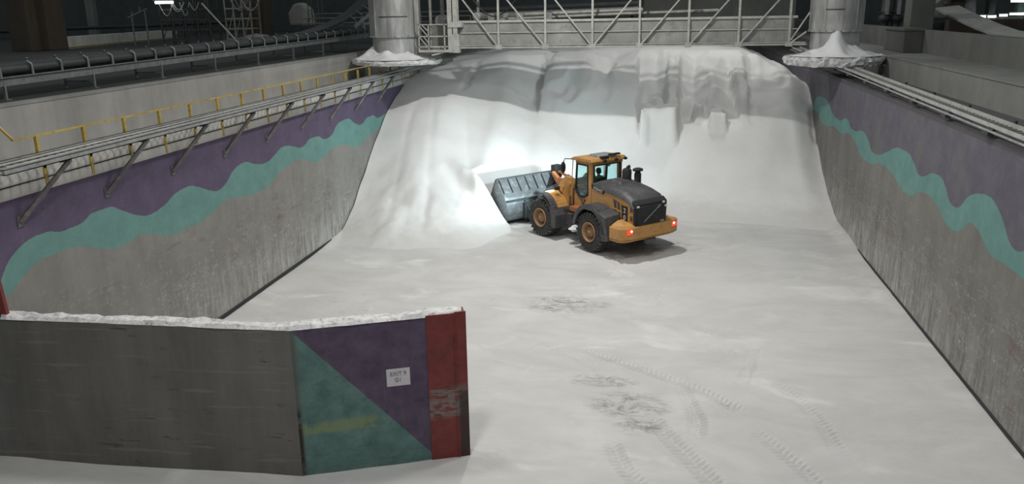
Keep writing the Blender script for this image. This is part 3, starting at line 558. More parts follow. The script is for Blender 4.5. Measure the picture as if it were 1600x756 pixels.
# ------------------------------------------------------------------ truss bridge
def bridge():
    Y0 = 46.0; O = Vector((-2, Y0, 8.72)); r = empty('truss_bridge', O); tag(r, 'grey steel truss bridge with sheeted sides spanning between the round columns', 'bridge')
    V = lambda x, y, z: Vector((x, y, z)) - O
    zb, zt = 8.78, 12.1; xa, xb = -11.1, 7.35; yb = Y0 + 2.6
    verts = [-8.74, -6.16, -3.62, -1.13, 1.42, 3.98, 6.52]
    for y in (Y0,):
        m = MB(); m.ibeam(V(xa, y, zb + .02), V(xb, y, zb + .02), .16, .16, .03); m.build('bottom_chord', 'steel_pale', r)
        m = MB(); m.beam(V(xa, y, zt), V(xb, y, zt), .15, .15); m.build('top_chord', 'steel_pale', r)
        for x in verts:
            m = MB(); m.beam(V(x, y, zb), V(x, y, zt), .11, .11); m.cbox(V(x, y, zb - .0), (.17, .065, .12)); m.build('upright', 'steel_pale', r)
        nodes = [xa] + verts
        for i, x in enumerate(verts[:3]):
            m = MB(); m.beam(V(nodes[i] - .2, y - .04, zt), V(x - .1, y - .04, zb + .1), .07, .10, (0, 1, 0)); m.build('diagonal', 'steel_pale', r)
        for i in (2, 3, 4, 5):
            x = verts[i]; m = MB(); m.beam(V(x + .12, y - .04, zb + .1), V(verts[i + 1] + .35, y - .04, zt), .07, .10, (0, 1, 0)); m.build('diagonal', 'steel_pale', r)
    m = MB(); m.beam(V(6.6, Y0 - .04, zb + .2), V(7.45, Y0 - .04, 10.35), .06, .07); m.build('diagonal', 'steel_pale', r)
    m = MB(); m.beam(V(6.65, Y0 - .04, zb + .1), V(7.35, Y0 - .04, 9.4), .06, .07); m.build('diagonal', 'steel_pale', r)
    m = MB(); m.box(V(xa, Y0 + .12, zb), V(6.7, Y0 + .16, 10.1))
    for x in np.arange(xa + .7, 6.6, 1.28): m.box(V(x, Y0 + .10, zb), V(x + .04, Y0 + .13, 10.1))
    m.build('side_sheeting', 'panel_grey', r)
    m = MB(); m.box(V(xa, yb - .16, zb), V(6.7, yb - .12, 10.1)); m.build('side_sheeting', 'panel_grey', r)
    m = MB(); m.box(V(xa - .2, Y0 + .02, 10.08), V(6.9, Y0 + .2, 10.2)); m.build('capping_rail', 'steel_pale', r)
    m = MB(); m.beam(V(xa + .2, Y0 + .06, 9.54), V(6.9, Y0 + .06, 9.54), .05, .05); m.build('mid_rail', 'steel_pale', r)
    m = MB(); m.box(V(xa - 2.1, Y0 + .05, zb - .06), V(xb + .1, yb, zb + .02)); m.build('deck', 'steel_grey', r)
    # heavy post and landing with guard rails at the left end
    m = MB(); m.ibeam(V(-11.25, Y0 - .05, zb - .05), V(-11.25, Y0 - .05, 12.6), .55, .45, .05, (0, 1, 0)); m.cbox(V(-11.1, Y0 - .12, 10.0), (.4, .22, .14)); m.cbox(V(-11.2, Y0 - .12, 9.0), (.3, .22, .5)); m.build('end_post', 'steel_pale', r)
    m = MB()
    for x in (-13.1, -12.55, -11.65): m.beam(V(x, Y0 - .5, zb - .15), V(x, Y0 - .5, 10.05 if x > -13 else 12.0), .06, .06)
    for z in (10.03, 9.4, 8.85): m.beam(V(-13.15, Y0 - .5, z), V(-11.5, Y0 - .5, z), .06, .06)
    for a, b_ in (((-13.1, 10.0), (-12.6, 9.4)), ((-13.1, 9.4), (-12.6, 8.8)), ((-12.85, 9.4), (-12.6, 9.1)), ((-12.9, 10.0), (-12.6, 9.7))): m.beam(V(a[0], Y0 - .48, a[1]), V(b_[0], Y0 - .48, b_[1]), .05, .05)
    m.box(V(-13.15, Y0 - .5, 8.55), V(-11.2, Y0 + .1, 8.68)); m.beam(V(-12.4, Y0 - .6, 8.4), V(-10.8, Y0 + .3, 8.74), .16, .06); m.build('landing_guard', 'steel_pale', r)
    m = MB(); m.beam(V(-12.45, Y0 - .3, 8.7), V(-12.45, Y0 - .3, 12.4), .12, .12); m.build('landing_post', 'steel_grey', r)
    # service pipes and slung hoses carried inside the bridge
    m = MB(); m.tube([V(-9.5, Y0 + 1.2, 10.2), V(-2, Y0 + 1.2, 10.42), V(3, Y0 + 1.2, 10.5)], .09); m.tube([V(-8, Y0 + 1.5, 10.45), V(-1, Y0 + 1.5, 10.62)], .12); m.build('service_pipe', 'steel_grey', r)
    m = MB(); m.tube([V(-10.4 + 2.6 * t, Y0 + .9, 11.4 - 1.0 * math.sin(math.pi * t)) for t in np.linspace(0, 1, 14)], .035, 6); m.build('slung_hose', 'hose', r)
    for x in (-9.3, -7.7, -6.1): MB().box(V(x - .18, Y0 + .9, 10.15), V(x + .18, Y0 + 1.4, 10.55)).build('junction_box', 'steel_grey', r)
bridge()
# ------------------------------------------------------------------ wheel loader (X forward, Y to its left, Z up; rear axle at x = 0)
def loader():
    HEAD = math.radians(133.9); R0 = empty('wheel_loader', (-1.74, 37.78, 0.0), HEAD); R0.scale = (1, 1.13, 1)
    tag(R0, 'yellow wheel loader with black engine cover pushing its grey bucket into the white salt', 'wheel loader')
    piv = Vector((1.85, 0, 0)); FM = Matrix.Translation(piv) @ Matrix.Rotation(math.radians(3), 4, 'Z') @ Matrix.Translation(-piv)
    def P(name, m, mat, par=R0, bev=.02, label=None):
        m.lift = 0 if name in ('tyre', 'tread', 'rim', 'hub') else .085; return m.build(name, mat, par, bev, label)
    def new(front=False):
        m = MB()
        if front: m.M = FM
        return m
    # wheels
    def wheel(x, side, front):
        yc = 1.175 * side; c = (x, yc, .93); hw = .36; m = new(front)
        m.lathe([(.44, -hw * .8), (.50, -hw * .95), (.70, -hw), (.82, -hw * .93), (.875, -hw * .72), (.885, 0), (.875, hw * .72), (.82, hw * .93), (.70, hw), (.50, hw * .95), (.44, hw * .8)], 48, 'y', c)
        t = P('tyre', m, 'tyre_rubber', R0, 0)
        m = new(front); n = 26; base = m.M.copy()
        for i in range(n):
            for s2 in (-1, 1):
                a = 2 * math.pi * (i + (.5 if s2 > 0 else 0)) / n
                m.M = base @ Matrix.Translation(c) @ Matrix.Rotation(a, 4, 'Y')
                m.hexa([(-.055, s2 * .36, .86), (.055, s2 * .36, .86), (.125, s2 * .03, .86), (.035, s2 * .03, .86)], [(-.045, s2 * .345, .905), (.045, s2 * .345, .905), (.11, s2 * .03, .925), (.045, s2 * .03, .925)])
                m.hexa([(-.045, s2 * .352, .80), (.045, s2 * .352, .80), (.045, s2 * .3, .85), (-.045, s2 * .3, .85)], [(-.04, s2 * .362, .85), (.04, s2 * .362, .85), (.04, s2 * .345, .905), (-.04, s2 * .345, .905)])
        P('tread', m, 'tyre_lug', t, 0)
        s = side; m = new(front); o = lambda h: h * s
        m.lathe([(.46, o(.32)), (.47, o(.37)), (.43, o(.385)), (.40, o(.33)), (.33, o(.20)), (.30, o(.12)), (.0, o(.12))], 36, 'y', c); P('rim', m, 'rim_paint', t, 0)
        m = new(front); m.lathe([(.24, o(.12)), (.24, o(.26)), (.20, o(.30)), (.10, o(.31)), (.09, o(.35)), (0, o(.35))], 24, 'y', c)
        for i in range(12): a = i * math.pi / 6; m.lathe([(.018, o(.12)), (.018, o(.16)), (0, o(.16))], 6, 'y', (c[0] + .275 * math.cos(a), c[1], c[2] + .275 * math.sin(a)))
        P('hub', m, 'rim_paint', t, 0)
    for x in (0, 3.7):
        for s in (1, -1): wheel(x, s, x > 1)
    # chassis and axles
    m = new(); m.prism([(-2.1, .85), (-2.1, 1.5), (1.5, 1.35), (1.85, 1.2), (1.85, .62), (1.2, .5), (-1.2, .55)], -.42, .42); m.tube([(0, -1.0, .93), (0, 1.0, .93)], .2, 12); m.lathe([(.0, -.4), (.33, -.3), (.38, 0), (.33, .3), (0, .4)], 16, 'y', (0, 0, .93)); P('rear_chassis', m, 'loader_dark')
    m = new(True); m.prism([(1.9, .55), (1.9, 1.35), (2.5, 1.5), (4.3, 1.45), (4.75, 1.0), (4.6, .6), (3, .5)], -.38, .38); m.tube([(3.7, -1.0, .93), (3.7, 1.0, .93)], .2, 12); m.box((2.1, .3, .7), (2.9, .95, 1.25)); P('front_chassis', m, 'loader_dark', R0)
    m = new(); m.tube([(1.85, 0, .6), (1.85, 0, 1.45)], .14, 12); m.box((1.55, -.3, 1.3), (1.95, .3, 1.4)); P('articulation_joint', m, 'rust_brown')
    # counterweight
    m = new(); out = [(-2.35, 0.0), (-2.35, 1.05), (-2.25, 1.42), (-2.05, 1.55), (-1.45, 1.55), (-1.38, 1.35), (-1.38, -1.35), (-1.45, -1.55), (-2.05, -1.55), (-2.25, -1.42), (-2.35, -1.05)]
    m.prism(out, .96, 1.46, 'z'); lo = [(x * .93 - .02, y * .95) for x, y in out]; n = len(out)
    m.add([(x, y, .96) for x, y in out] + [(x, y, .84) for x, y in lo], [(i, (i + 1) % n, n + (i + 1) % n, n + i) for i in range(n)] + [tuple(range(n, 2 * n))])
    for s in (1, -1): m.hexa([(-2.25, s * .80, 1.46), (-1.40, s * .80, 1.46), (-1.40, s * 1.45, 1.46), (-2.1, s * 1.45, 1.46)], [(-2.15, s * .80, 1.52), (-1.45, s * .80, 1.66), (-1.45, s * 1.1, 1.66), (-2.05, s * 1.2, 1.50)])
    cw = P('counterweight', m, 'loader_yellow', R0, .04)
    for s in (1, -1):
        m = new(); m.cbox((-2.345, s * 1.16, 1.30), (.035, .12, .085)); tl = P('tail_light', m, 'tail_red', cw, .01, 'red lit tail light'); m = new(); m.lathe([(.045, -.05), (.04, -.06), (0, -.062)], 12, 'x', (-2.335, s * 1.12, 1.345)); P('bulb', m, 'tail_hot', cw, 0)
    m = new(); m.box((-2.37, -.35, 1.0), (-2.34, .05, 1.12)); P('reflector_plate', m, 'loader_yellow', cw, 0)
    m = new(); m.box((-2.3, -.25, .62), (-2.1, .25, .85)); P('tow_hitch', m, 'loader_dark')
    # engine bay sides (yellow) and its dark cover
    for s in (1, -1):
        m = new(); prof = [(-2.12, 1.40), (.72, 1.55), (.72, 2.70), (.35, 2.72), (-.4, 2.58), (-1.3, 2.50), (-1.9, 2.38), (-2.12, 2.2)]
        m.prism(prof, s * .70, s * .86); sd = P('engine_side_panel', m, 'loader_yellow', R0, .03)
        m = new()   # louvred opening
        m.hexa([(-1.74, s * .845, 1.62), (-1.0, s * .845, 1.70), (-1.0, s * .872, 1.70), (-1.74, s * .872, 1.62)], [(-1.78, s * .845, 2.16), (-.80, s * .845, 2.40), (-.80, s * .872, 2.40), (-1.78, s * .872, 2.16)]); g = P('side_grille', m, 'loader_dark', sd, 0)
        m = new()
        for x in (-1.13, -1.37): m.beam((x - .02, s * .885, 1.70), (x + .04, s * .885, 2.28), .05, .03, (0, 1, 0))
        m.beam((-.86, s * .885, 2.02), (-1.45, s * .885, 1.92), .05, .03, (0, 1, 0)); P('grille_bar', m, 'loader_yellow', g, 0)
        for z in (1.66, 2.02): m = new(); m.box((-2.1, s * .845, z), (-1.94, s * .875, z + .2)); P('vent_slot', m, 'loader_dark', sd, 0)
        m = new(); m.box((-1.78, s * .87, 1.60), (-1.46, s * .892, 2.22)); pl = P('number_plate', m, 'black_rubber', sd, 0)
        rot = (math.pi / 2, 0, math.pi if s > 0 else 0)
        text('2', pl, (-1.62, s * .90, 2.03), .22, 'white_paint', 'digit', rot); text('0', pl, (-1.62, s * .90, 1.72), .22, 'white_paint', 'digit', rot)
        m = new(); m.hexa([(-.15, s * .86, 2.47), (.66, s * .86, 2.62), (.66, s * .885, 2.62), (-.15, s * .885, 2.47)], [(-.25, s * .86, 2.60), (.70, s * .86, 2.80), (.70, s * .885, 2.80), (-.25, s * .885, 2.60)]); bp = P('brand_panel', m, 'black_rubber', sd, 0)
        text('VOLVO', bp, (.24, s * .89, 2.72), .12, 'white_paint', 'brand_letters', (math.pi / 2, (.17 if s > 0 else -.17), math.pi if s > 0 else 0), 1.15)
        m = new(); m.hexa([(.6, s * .7, 1.15), (1.1, s * .7, 1.15), (1.1, s * 1.0, 1.15), (.6, s * 1.0, 1.15)], [(.55, s * .7, 1.62), (1.1, s * .7, 1.62), (1.1, s * 1.0, 1.62), (.55, s * 1.0, 1.62)]); P('step_box', m, 'loader_yellow', R0, .02)
    m = new(); xs_ = [.74, .3, -.5, -1.3, -1.85, -2.16]; hz = [2.86, 2.98, 2.92, 2.78, 2.62, 2.38]; lz = [2.70, 2.72, 2.58, 2.50, 2.38, 2.14]; prof = []
    vs = []; K = 9
    for x, h, l in zip(xs_, hz, lz):
        for j in range(K):
            u = -1 + 2 * j / (K - 1); yy = .89 * math.copysign(min(1, abs(u) * 1.18) ** .9, u) if abs(u) < .99 else .89 * u; q = max(0, 1 - abs(u) ** 4); vs.append((x, yy, l + (h - l) * (.0 + q)))
    fs = [(i * K + j, (i + 1) * K + j, (i + 1) * K + j + 1, i * K + j + 1) for i in range(len(xs_) - 1) for j in range(K - 1)]
    m.add(vs, fs, True); m.add(vs[:K], [tuple(range(K))]); m.add(vs[-K:], [tuple(range(K))[::-1]]); P('engine_cover', m, 'loader_dark', R0, 0)
    m = new(); m.hexa([(.3, -.4, 2.9), (-.7, -.4, 2.85), (-.7, .42, 2.85), (.3, .42, 2.9)], [(.1, -.3, 3.03), (-.55, -.3, 2.97), (-.55, .3, 2.97), (.1, .3, 3.03)]); P('cover_bulge', m, 'loader_dark', R0, .05)
    m = new(); m.hexa([(-2.2, -.84, 1.42), (-2.05, -.84, 1.42), (-2.05, .84, 1.42), (-2.2, .84, 1.42)], [(-2.24, -.84, 2.34), (-2.0, -.84, 2.5), (-2.0, .84, 2.5), (-2.24, .84, 2.34)]); g = P('radiator_grille', m, 'black_rubber', R0, .04)
    m = new()
    for z in np.arange(1.5, 2.26, .07): m.box((-2.262, -.72, z), (-2.225, .72, z + .03))
    P('grille_mesh', m, 'loader_dark', g, 0)
    m = new(); m.beam((-2.275, .38, 1.62), (-2.275, -.44, 2.2), .03, .035, (1, 0, 0)); P('diagonal_trim', m, 'galvanised', g, 0)
    for y, z in ((.72, 2.26), (-.62, 2.30), (-.74, 2.13)): m = new(); m.cbox((-2.27, y, z), (.025, .055, .035)); P('work_light', m, 'white_paint', g, .008)
    m = new(); m.box((-2.28, -.66, 1.48), (-2.25, -.46, 1.56)); P('maker_badge', m, 'galvanised', g, 0)
    # exhaust and air intake
    m = new(); m.lathe([(.2, 0), (.2, .42), (.17, .5), (.15, .52), (0, .52)], 20, 'z', (-.15, -.35, 2.9)); m.tube([(-.15, -.35, 3.4), (-.15, -.40, 3.48), (-.22, -.46, 3.52)], .07, 10); P('exhaust_pipe', m, 'black_rubber', R0, 0)
    m = new(); m.lathe([(.15, 0), (.15, .45), (.11, .52), (.11, .56), (.22, .58), (.22, .66), (.12, .70), (0, .70)], 20, 'z', (-.35, -.78, 2.72)); m.tube([(-.35, -.78, 2.8), (-.5, -.75, 2.5)], .1, 8); P('air_intake', m, 'black_rubber', R0, 0)
    # fenders
    for s in (1, -1):
        m = new(); y0, y1 = s * .80, s * 1.57; arc = [(1.16 * math.cos(a) - .03, .93 + 1.20 * math.sin(a)) for a in np.linspace(math.radians(8), math.radians(165), 18)]
        arc = [(x, min(z, 2.08)) for x, z in arc]; arc[-1] = (-1.22, 1.0); m.shell(arc, y0, y1, .05); 
        # outer lip that widens behind the wheel into a skirt
        m.prism(arc + [(x * .84, .93 + (z - .93) * .84) for x, z in arc[::-1]], y1 - s * .10, y1 + s * .03)
        m.hexa([(-1.42, s * .8, .80), (-1.0, s * .8, .72), (-1.0, s * 1.6, .72), (-1.42, s * 1.6, .80)], [(-1.30, s * .8, 1.85), (-.78, s * .8, 2.0), (-.78, s * 1.6, 1.92), (-1.22, s * 1.6, 1.75)]); P('rear_mudguard', m, 'loader_dark', R0, .02)
        m = new(True); arc = [(3.7 + 1.06 * math.cos(a), .93 + 1.12 * math.sin(a)) for a in np.linspace(math.radians(92), math.radians(152), 8)]
        m.shell(arc, s * .55, s * 1.26, -.06); a = arc[-1]; m.shell([a, (a[0] - .12, 1.15)], s * .55, s * 1.26, .05); P('front_fender', m, 'loader_yellow', R0, .015)
        m = new(True); arc2 = [(3.7 + .99 * math.cos(a), .93 + 1.02 * math.sin(a)) for a in np.linspace(math.radians(95), math.radians(195), 10)]; m.shell(arc2, s * .74, s * 1.58, .04); arc3 = [(3.7 + 1.07 * math.cos(a), .93 + 1.12 * math.sin(a)) for a in np.linspace(math.radians(96), math.radians(165), 10)]; m.shell(arc3, s * 1.24, s * 1.58, -.07)
        m.prism(arc2 + [(2.62, 1.0), (2.58, 1.4)], s * 1.54, s * 1.58) if False else None
        m.prism([(2.50, .62), (2.48, 1.2), (2.72, 1.5), (2.95, 1.6), (2.85, 1.1), (2.80, .62)], s * .45, s * 1.57); P('front_mudguard', m, 'loader_dark', R0, .02)
    # front tower and arms
    m = new(True)
    for s in (1, -1): m.prism([(2.30, 1.2), (2.26, 2.35), (2.45, 2.78), (3.0, 2.80), (3.35, 2.45), (3.75, 1.75), (4.2, 1.2)], s * .52, s * .66)
    m.box((2.32, -.54, 1.3), (2.42, .54, 2.45)); m.tube([(2.62, .5, 2.5), (2.62, .74, 2.5)], .12, 12); m.tube([(3.1, .5, 2.3), (3.1, .74, 2.3)], .09, 12); P('lift_tower', m, 'loader_yellow', R0, .02)
    m = new(True); m.box((2.20, .62, 1.35), (2.5, .80, 2.0)); m.box((2.16, .5, 1.9), (2.26, .78, 2.4)); P('valve_block', m, 'rust_brown', R0, .02)
    for s in (1, -1):
        m = new(True); m.prism([(2.6, 2.3), (2.75, 2.62), (3.3, 2.55), (4.6, 2.0), (5.6, 1.2), (6.1, .85), (6.2, .55), (5.9, .5), (5.3, .8), (4.4, 1.5), (3.3, 2.1), (2.8, 2.2)], s * .36, s * .49); P('lift_arm', m, 'loader_dark', R0, .02)
        m = new(True); m.tube([(2.9, s * .56, 1.25), (4.2, s * .56, 1.45)], .09, 12); m.tube([(4.2, s * .56, 1.45), (4.8, s * .56, 1.6)], .05, 10); P('lift_cylinder', m, 'galvanised', R0, 0)
    m = new(True); m.tube([(5.0, -.6, 1.55), (5.0, .6, 1.55)], .16, 14); P('cross_tube', m, 'loader_dark', R0, 0)
    m = new(True); m.prism([(4.55, 3.02), (4.2, 3.05), (4.22, 2.5), (4.55, 1.9), (4.95, 1.35), (5.2, 1.4), (4.9, 2.1), (4.62, 2.7)], -.05, .25); m.box((4.15, -.08, 2.5), (4.5, .32, 3.08)); P('bell_crank', m, 'black_rubber', R0, .03)
    m = new(True); m.tube([(2.7, .1, 2.4), (3.5, .1, 2.65)], .11, 12); m.tube([(3.5, .1, 2.65), (4.3, .1, 2.8)], .06, 10); P('tilt_cylinder', m, 'rusty_orange', R0, 0)
    m = new(True); m.prism([(3.3, 2.3), (3.35, 2.62), (3.75, 2.6), (4.15, 2.85), (4.22, 2.75), (3.9, 2.4), (3.7, 2.2)], .34, .50); P('cylinder_bracket', m, 'rusty_orange', R0, .02)
    m = new(True)
    for q in (-.08, .0, .08, .16): m.tube([(2.5, q + .2, 2.3), (2.35, q + .2, 2.72), (2.1, q + .2, 2.82), (1.9, q + .22, 2.5), (1.88, q + .22, 1.6), (2.1, q + .2, 1.4)], .028, 6)
    P('hydraulic_hoses', m, 'hose', R0, 0)
    m = new(True); m.beam((5.1, 0, 1.35), (6.15, 0, 1.5), .12, .14); P('tilt_link', m, 'loader_dark', R0, .01)
    for s in (1, -1):
        m = new(True); m.beam((3.0, s * .8, 2.0), (3.05, s * .95, 2.22), .05, .05); m.cbox((3.12, s * .98, 2.28), (.08, .11, .08)); hl = P('headlight', m, 'black_rubber', R0, .02); m = new(True); m.cbox((3.205, s * .98, 2.28), (.006, .09, .06)); P('lens', m, 'head_white', hl, 0)
    # bucket
    BX = 6.08; W = 1.67; prof = [(1.95, .03), (1.0, .06), (.30, .12), (.06, .32), (0, .62), (.05, 1.0), (.18, 1.3), (.46, 1.62), (.84, 2.12)]
    prof = [(x, z + .10) for x, z in prof]; pr_ = [(BX + x, z + .02) for x, z in prof]; m = new(True); m.shell(pr_, -W, W, -.05); bk = P('bucket', m, 'bucket_steel', R0, 0, 'worn grey steel bucket shell')
    for s in (1, -1):
        m = new(True); m.prism([(BX + 2.0, .02)] + [(BX + x - .02, z) for x, z in prof[1:]] + [(BX + .94, 2.22), (BX + 1.4, 1.25)], s * W, s * (W + .04)); P('side_plate', m, 'bucket_steel', bk, 0)
        m = new(True); m.beam((BX + .93, s * (W + .02), 2.22), (BX + 1.99, s * (W + .02), .12), .07, .05, (0, 1, 0)); P('side_cutter', m, 'bucket_edge', bk, 0)
    m = new(True); m.beam((BX + .86, -W - .03, 2.25), (BX + .86, W + .03, 2.25), .07, .06); P('top_edge', m, 'bucket_edge', bk, 0)
    for i in range(7):
        y = -W + .36 + i * .49; m = new(True); m.beam((BX + .32, y, 1.62), (BX + .78, y, 2.20), .03, .10, (-1, 0, .8)); P('rib', m, 'bucket_edge', bk, 0)
    m = new(True); m.beam((BX + .06, -W, 1.28), (BX + .06, W, 1.28), .10, .09); P('back_rail', m, 'bucket_edge', bk, 0)
    m = new(True); m.box((BX + 1.75, -W, .0), (BX + 2.15, W, .05)); P('cutting_edge', m, 'bucket_edge', bk, 0)
    for y in (-.62, .62, 0): m = new(True); m.prism([(BX - .35, .45), (BX - .35, .8), (BX + .1, 1.3), (BX + .1, .2)], y - .06, y + .06); P('hinge_lug', m, 'bucket_edge', bk, 0)
    m = new(True); m.box((BX - .18, -.8, .35), (BX - .02, .8, 1.15)); P('attachment_frame', m, 'bucket_edge', R0, .02)
    # cab
    cx0, cx1, cy, cz0, cz1 = .78, 1.95, .83, 1.62, 3.66
    m = new()
    for s in (1, -1):
        m.prism([(cx0 - .02, cz0), (cx0 + .02, cz1), (cx0 + .24, cz1), (cx0 + .22, cz0)], s * cy, s * (cy - .13))             # rear pillars
        m.prism([(cx1 + .02, 2.0), (cx1 - .10, cz1), (cx1 - .04, cz1), (cx1 + .10, 2.0)], s * cy, s * (cy - .07))   # front pillars
        m.prism([(cx0 + .2, cz0), (cx0 + .2, 2.25), (cx0 + .55, 2.08), (cx1 - .25, 2.08), (cx1 + .08, 2.3), (cx1 + .08, cz0)], s * cy, s * (cy - .10))   # sill
        m.prism([(cx0, 3.54), (cx0, 3.68), (cx1, 3.68), (cx1, 3.54)], s * cy, s * (cy - .08))
    m.box((cx0 - .02, -cy, cz0), (cx0 + .06, cy, 2.62)); m.box((cx1 + .02, -cy, cz0), (cx1 + .1, cy, 2.1)); m.box((cx0, -cy, cz0 - .1), (cx1 + .05, cy, cz0)); m.box((cx0 - .02, -cy, 3.54), (cx0 + .05, cy, 3.68))
    cb = P('cab_frame', m, 'loader_yellow', R0, .02)
    m = new(); ro = [(cx0 - .12, 3.66), (cx0 - .16, 3.72), (cx0 - .06, 3.84), (cx1 + .0, 3.82), (cx1 + .22, 3.74), (cx1 + .22, 3.66)]; m.prism(ro, -cy - .10, cy + .10); P('cab_roof', m, 'loader_yellow', R0, .05)
    m = new(); m.hexa([(cx0 + .0, -.55, 3.82), (cx1 - .25, -.50, 3.82), (cx1 - .25, .35, 3.82), (cx0 + .0, .45, 3.82)], [(cx0 + .05, -.5, 3.92), (cx1 - .35, -.45, 3.92), (cx1 - .35, .3, 3.92), (cx0 + .05, .4, 3.92)]); P('roof_hatch', m, 'galvanised', R0, .03, 'grey salt-dusted unit on the cab roof')
    m = new(); m.box((cx0 - .14, -.6, 3.91), (cx0 + .02, -.05, 3.98)); m.box((cx0 - .15, .0, 3.82), (cx0 + .0, .42, 3.91)); P('roof_light_bar', m, 'black_rubber', R0, .01)
    for y in (-.85, .25, -.35): m = new(); m.lathe([(.06, -.05), (.07, .03), (.07, .06), (0, .06)], 12, 'x', (cx0 - .18, y, 3.72)); P('roof_lamp', m, 'black_rubber', R0, 0)
    # windows: frame seals and panes
    for s in (1, -1):
        ya, yb_ = s * (cy - .02), s * (cy - .045)
        m = new(); m.prism([(cx0 + .26, 2.35), (cx0 + .26, 3.52), (cx1 - .12, 3.52), (cx1 + .0, 2.4), (cx1 - .25, 2.12), (cx0 + .45, 2.12)], ya, yb_); P('side_window', m, 'cab_glass', cb, 0)
        m = new()
        for a, b_ in (((cx0 + .26, 2.3), (cx0 + .26, 3.52)), ((cx0 + .24, 3.52), (cx1 - .1, 3.52)), ((cx1 - .10, 3.52), (cx1 - .0, 2.4)), ((cx1, 2.4), (cx1 - .25, 2.12)), ((cx1 - .25, 2.12), (cx0 + .5, 2.12)), ((cx0 + .5, 2.12), (cx0 + .26, 2.3))): m.beam((a[0], s * (cy - .01), a[1]), (b_[0], s * (cy - .01), b_[1]), .06, .07, (0, 1, 0))
        P('window_seal', m, 'black_rubber', cb, 0)
        m = new(); m.tube([(cx0 + .4, s * (cy + .05), 2.05), (cx0 + .5, s * (cy + .07), 1.8), (cx0 + .75, s * (cy + .07), 2.15)], .03, 6); P('door_handle', m, 'black_rubber', cb, 0)
        m = new(); m.tube([(cx1 + .16, s * (cy + .02), 3.7), (cx1 + .2, s * (cy + .04), 3.0), (cx1 + .2, s * (cy + .04), 1.7)], .02, 6); P('grab_rail', m, 'loader_yellow', R0, 0)
    m = new(); m.box((cx0 + .02, -.70, 2.64), (cx0 + .04, .70, 3.54)); P('rear_window', m, 'cab_glass', cb, 0)
    m = new()
    for a, b_ in (((-.70, 2.62), (-.70, 3.54)), ((.70, 2.62), (.70, 3.54)), ((-.7, 3.54), (.7, 3.54)), ((-.7, 2.62), (.7, 2.62))): m.beam((cx0 - .015, a[0], a[1]), (cx0 - .015, b_[0], b_[1]), .05, .07, (1, 0, 0))
    P('window_seal', m, 'black_rubber', cb, 0)
    m = new(); m.box((cx1 + .03, -.76, 2.1), (cx1 + .05, .76, 3.54)); P('windscreen', m, 'cab_glass', cb, 0)
    m = new(); m.cbox((cx1 - .05, 0, 2.2), (.18, .55, .12)); m.tube([(cx1 - .1, .2, 2.3), (cx1 - .32, .2, 2.80)], .04, 8); P('dashboard', m, 'loader_dark', R0, .02)
    m = new(); m.M = m.M @ Matrix.Translation((cx1 - .34, .2, 2.84)) @ Matrix.Rotation(math.radians(-28), 4, 'Y'); m.lathe([(.19 + .018 * math.cos(a), .018 * math.sin(a)) for a in np.linspace(0, 2 * math.pi, 9)], 24); m.cbox((0, 0, 0), (.18, .02, .012)); m.cbox((0, 0, 0), (.02, .18, .012)); P('steering_wheel', m, 'black_rubber', R0, 0)
    m = new(); m.cbox((1.22, .2, 2.36), (.26, .26, .08)); m.hexa([(.92, -.05, 2.35), (1.03, -.05, 2.35), (1.03, .45, 2.35), (.92, .45, 2.35)], [(.86, -.0, 2.98), (.93, -.0, 2.98), (.93, .40, 2.98), (.86, .40, 2.98)]); m.box((1.05, .07, 1.62), (1.4, .32, 2.3)); P('operator_seat', m, 'seat_fabric', R0, .03)
    m = new(); m.box((cx0 + .08, -.75, 1.62), (1.4, -.4, 2.5)); P('side_console', m, 'loader_dark', R0, .02)
    # mirrors
    for s in (1, -1):
        m = new(); m.tube([(cx1 + .1, s * (cy + .05), 3.70), (cx1 + .32, s * (cy + .35), 3.72), (cx1 + .34, s * (cy + .42), 3.54)], .022, 6); a = P('mirror_arm', m, 'black_rubber', R0, 0)
        m = new(); m.M = Matrix.Translation((cx1 + .34, s * (cy + .42), 3.34)) @ Matrix.Diagonal((.07, .13, .26, 1)); m.lathe([(math.sin(t), -math.cos(t)) for t in np.linspace(.01, 3.13, 10)], 16); P('mirror', m, 'mirror_shell', a, 0)
    for s in (1, -1):
        m = new(); m.box((1.1, s * .80, 1.45), (2.0, s * 1.12, 1.66)); m.box((1.25, s * .45, .75), (1.7, s * .85, 1.45)); P('platform', m, 'rusty_orange', R0, .02)
    # snow-like salt lump caught at the joint
    m = new(); m.M = Matrix.Translation((1.55, 1.15, .72)) @ Matrix.Diagonal((.20, .25, .16, 1)); m.lathe([(math.sin(t) * (1 + .25 * math.sin(5 * t)), -math.cos(t)) for t in np.linspace(.01, 3.13, 9)], 9, smooth=False)
    o = m.build('salt_lump', 'salt_bright'); o.parent = None; o.matrix_world = R0.matrix_basis; tag(o, 'small white salt lump caught on the loader between its wheels', 'salt lump')
    for s in (1, -1):
        l = bpy.data.lights.new('headlamp', 'SPOT'); l.energy = 950; l.spot_size = math.radians(95); l.spot_blend = .9; l.color = (.72, .93, 1.0); l.shadow_soft_size = .12
        o = bpy.data.objects.new('headlamp', l); col.objects.link(o); o.parent = R0; o.location = FM @ Vector((3.32, s * .98, 2.42)); o.rotation_euler = Vector((.93, s * .28, -.12)).to_track_quat('-Z', 'Y').to_euler()
        l = bpy.data.lights.new('cab_worklight', 'SPOT'); l.energy = 700; l.spot_size = math.radians(110); l.spot_blend = .9; l.color = (.75, .94, 1.0); l.shadow_soft_size = .1
        o = bpy.data.objects.new('cab_worklight', l); col.objects.link(o); o.parent = R0; o.location = (2.35, s * .8, 3.95); o.rotation_euler = Vector((.9, s * .5, -.25)).to_track_quat('-Z', 'Y').to_euler()
    return R0
LD = loader()
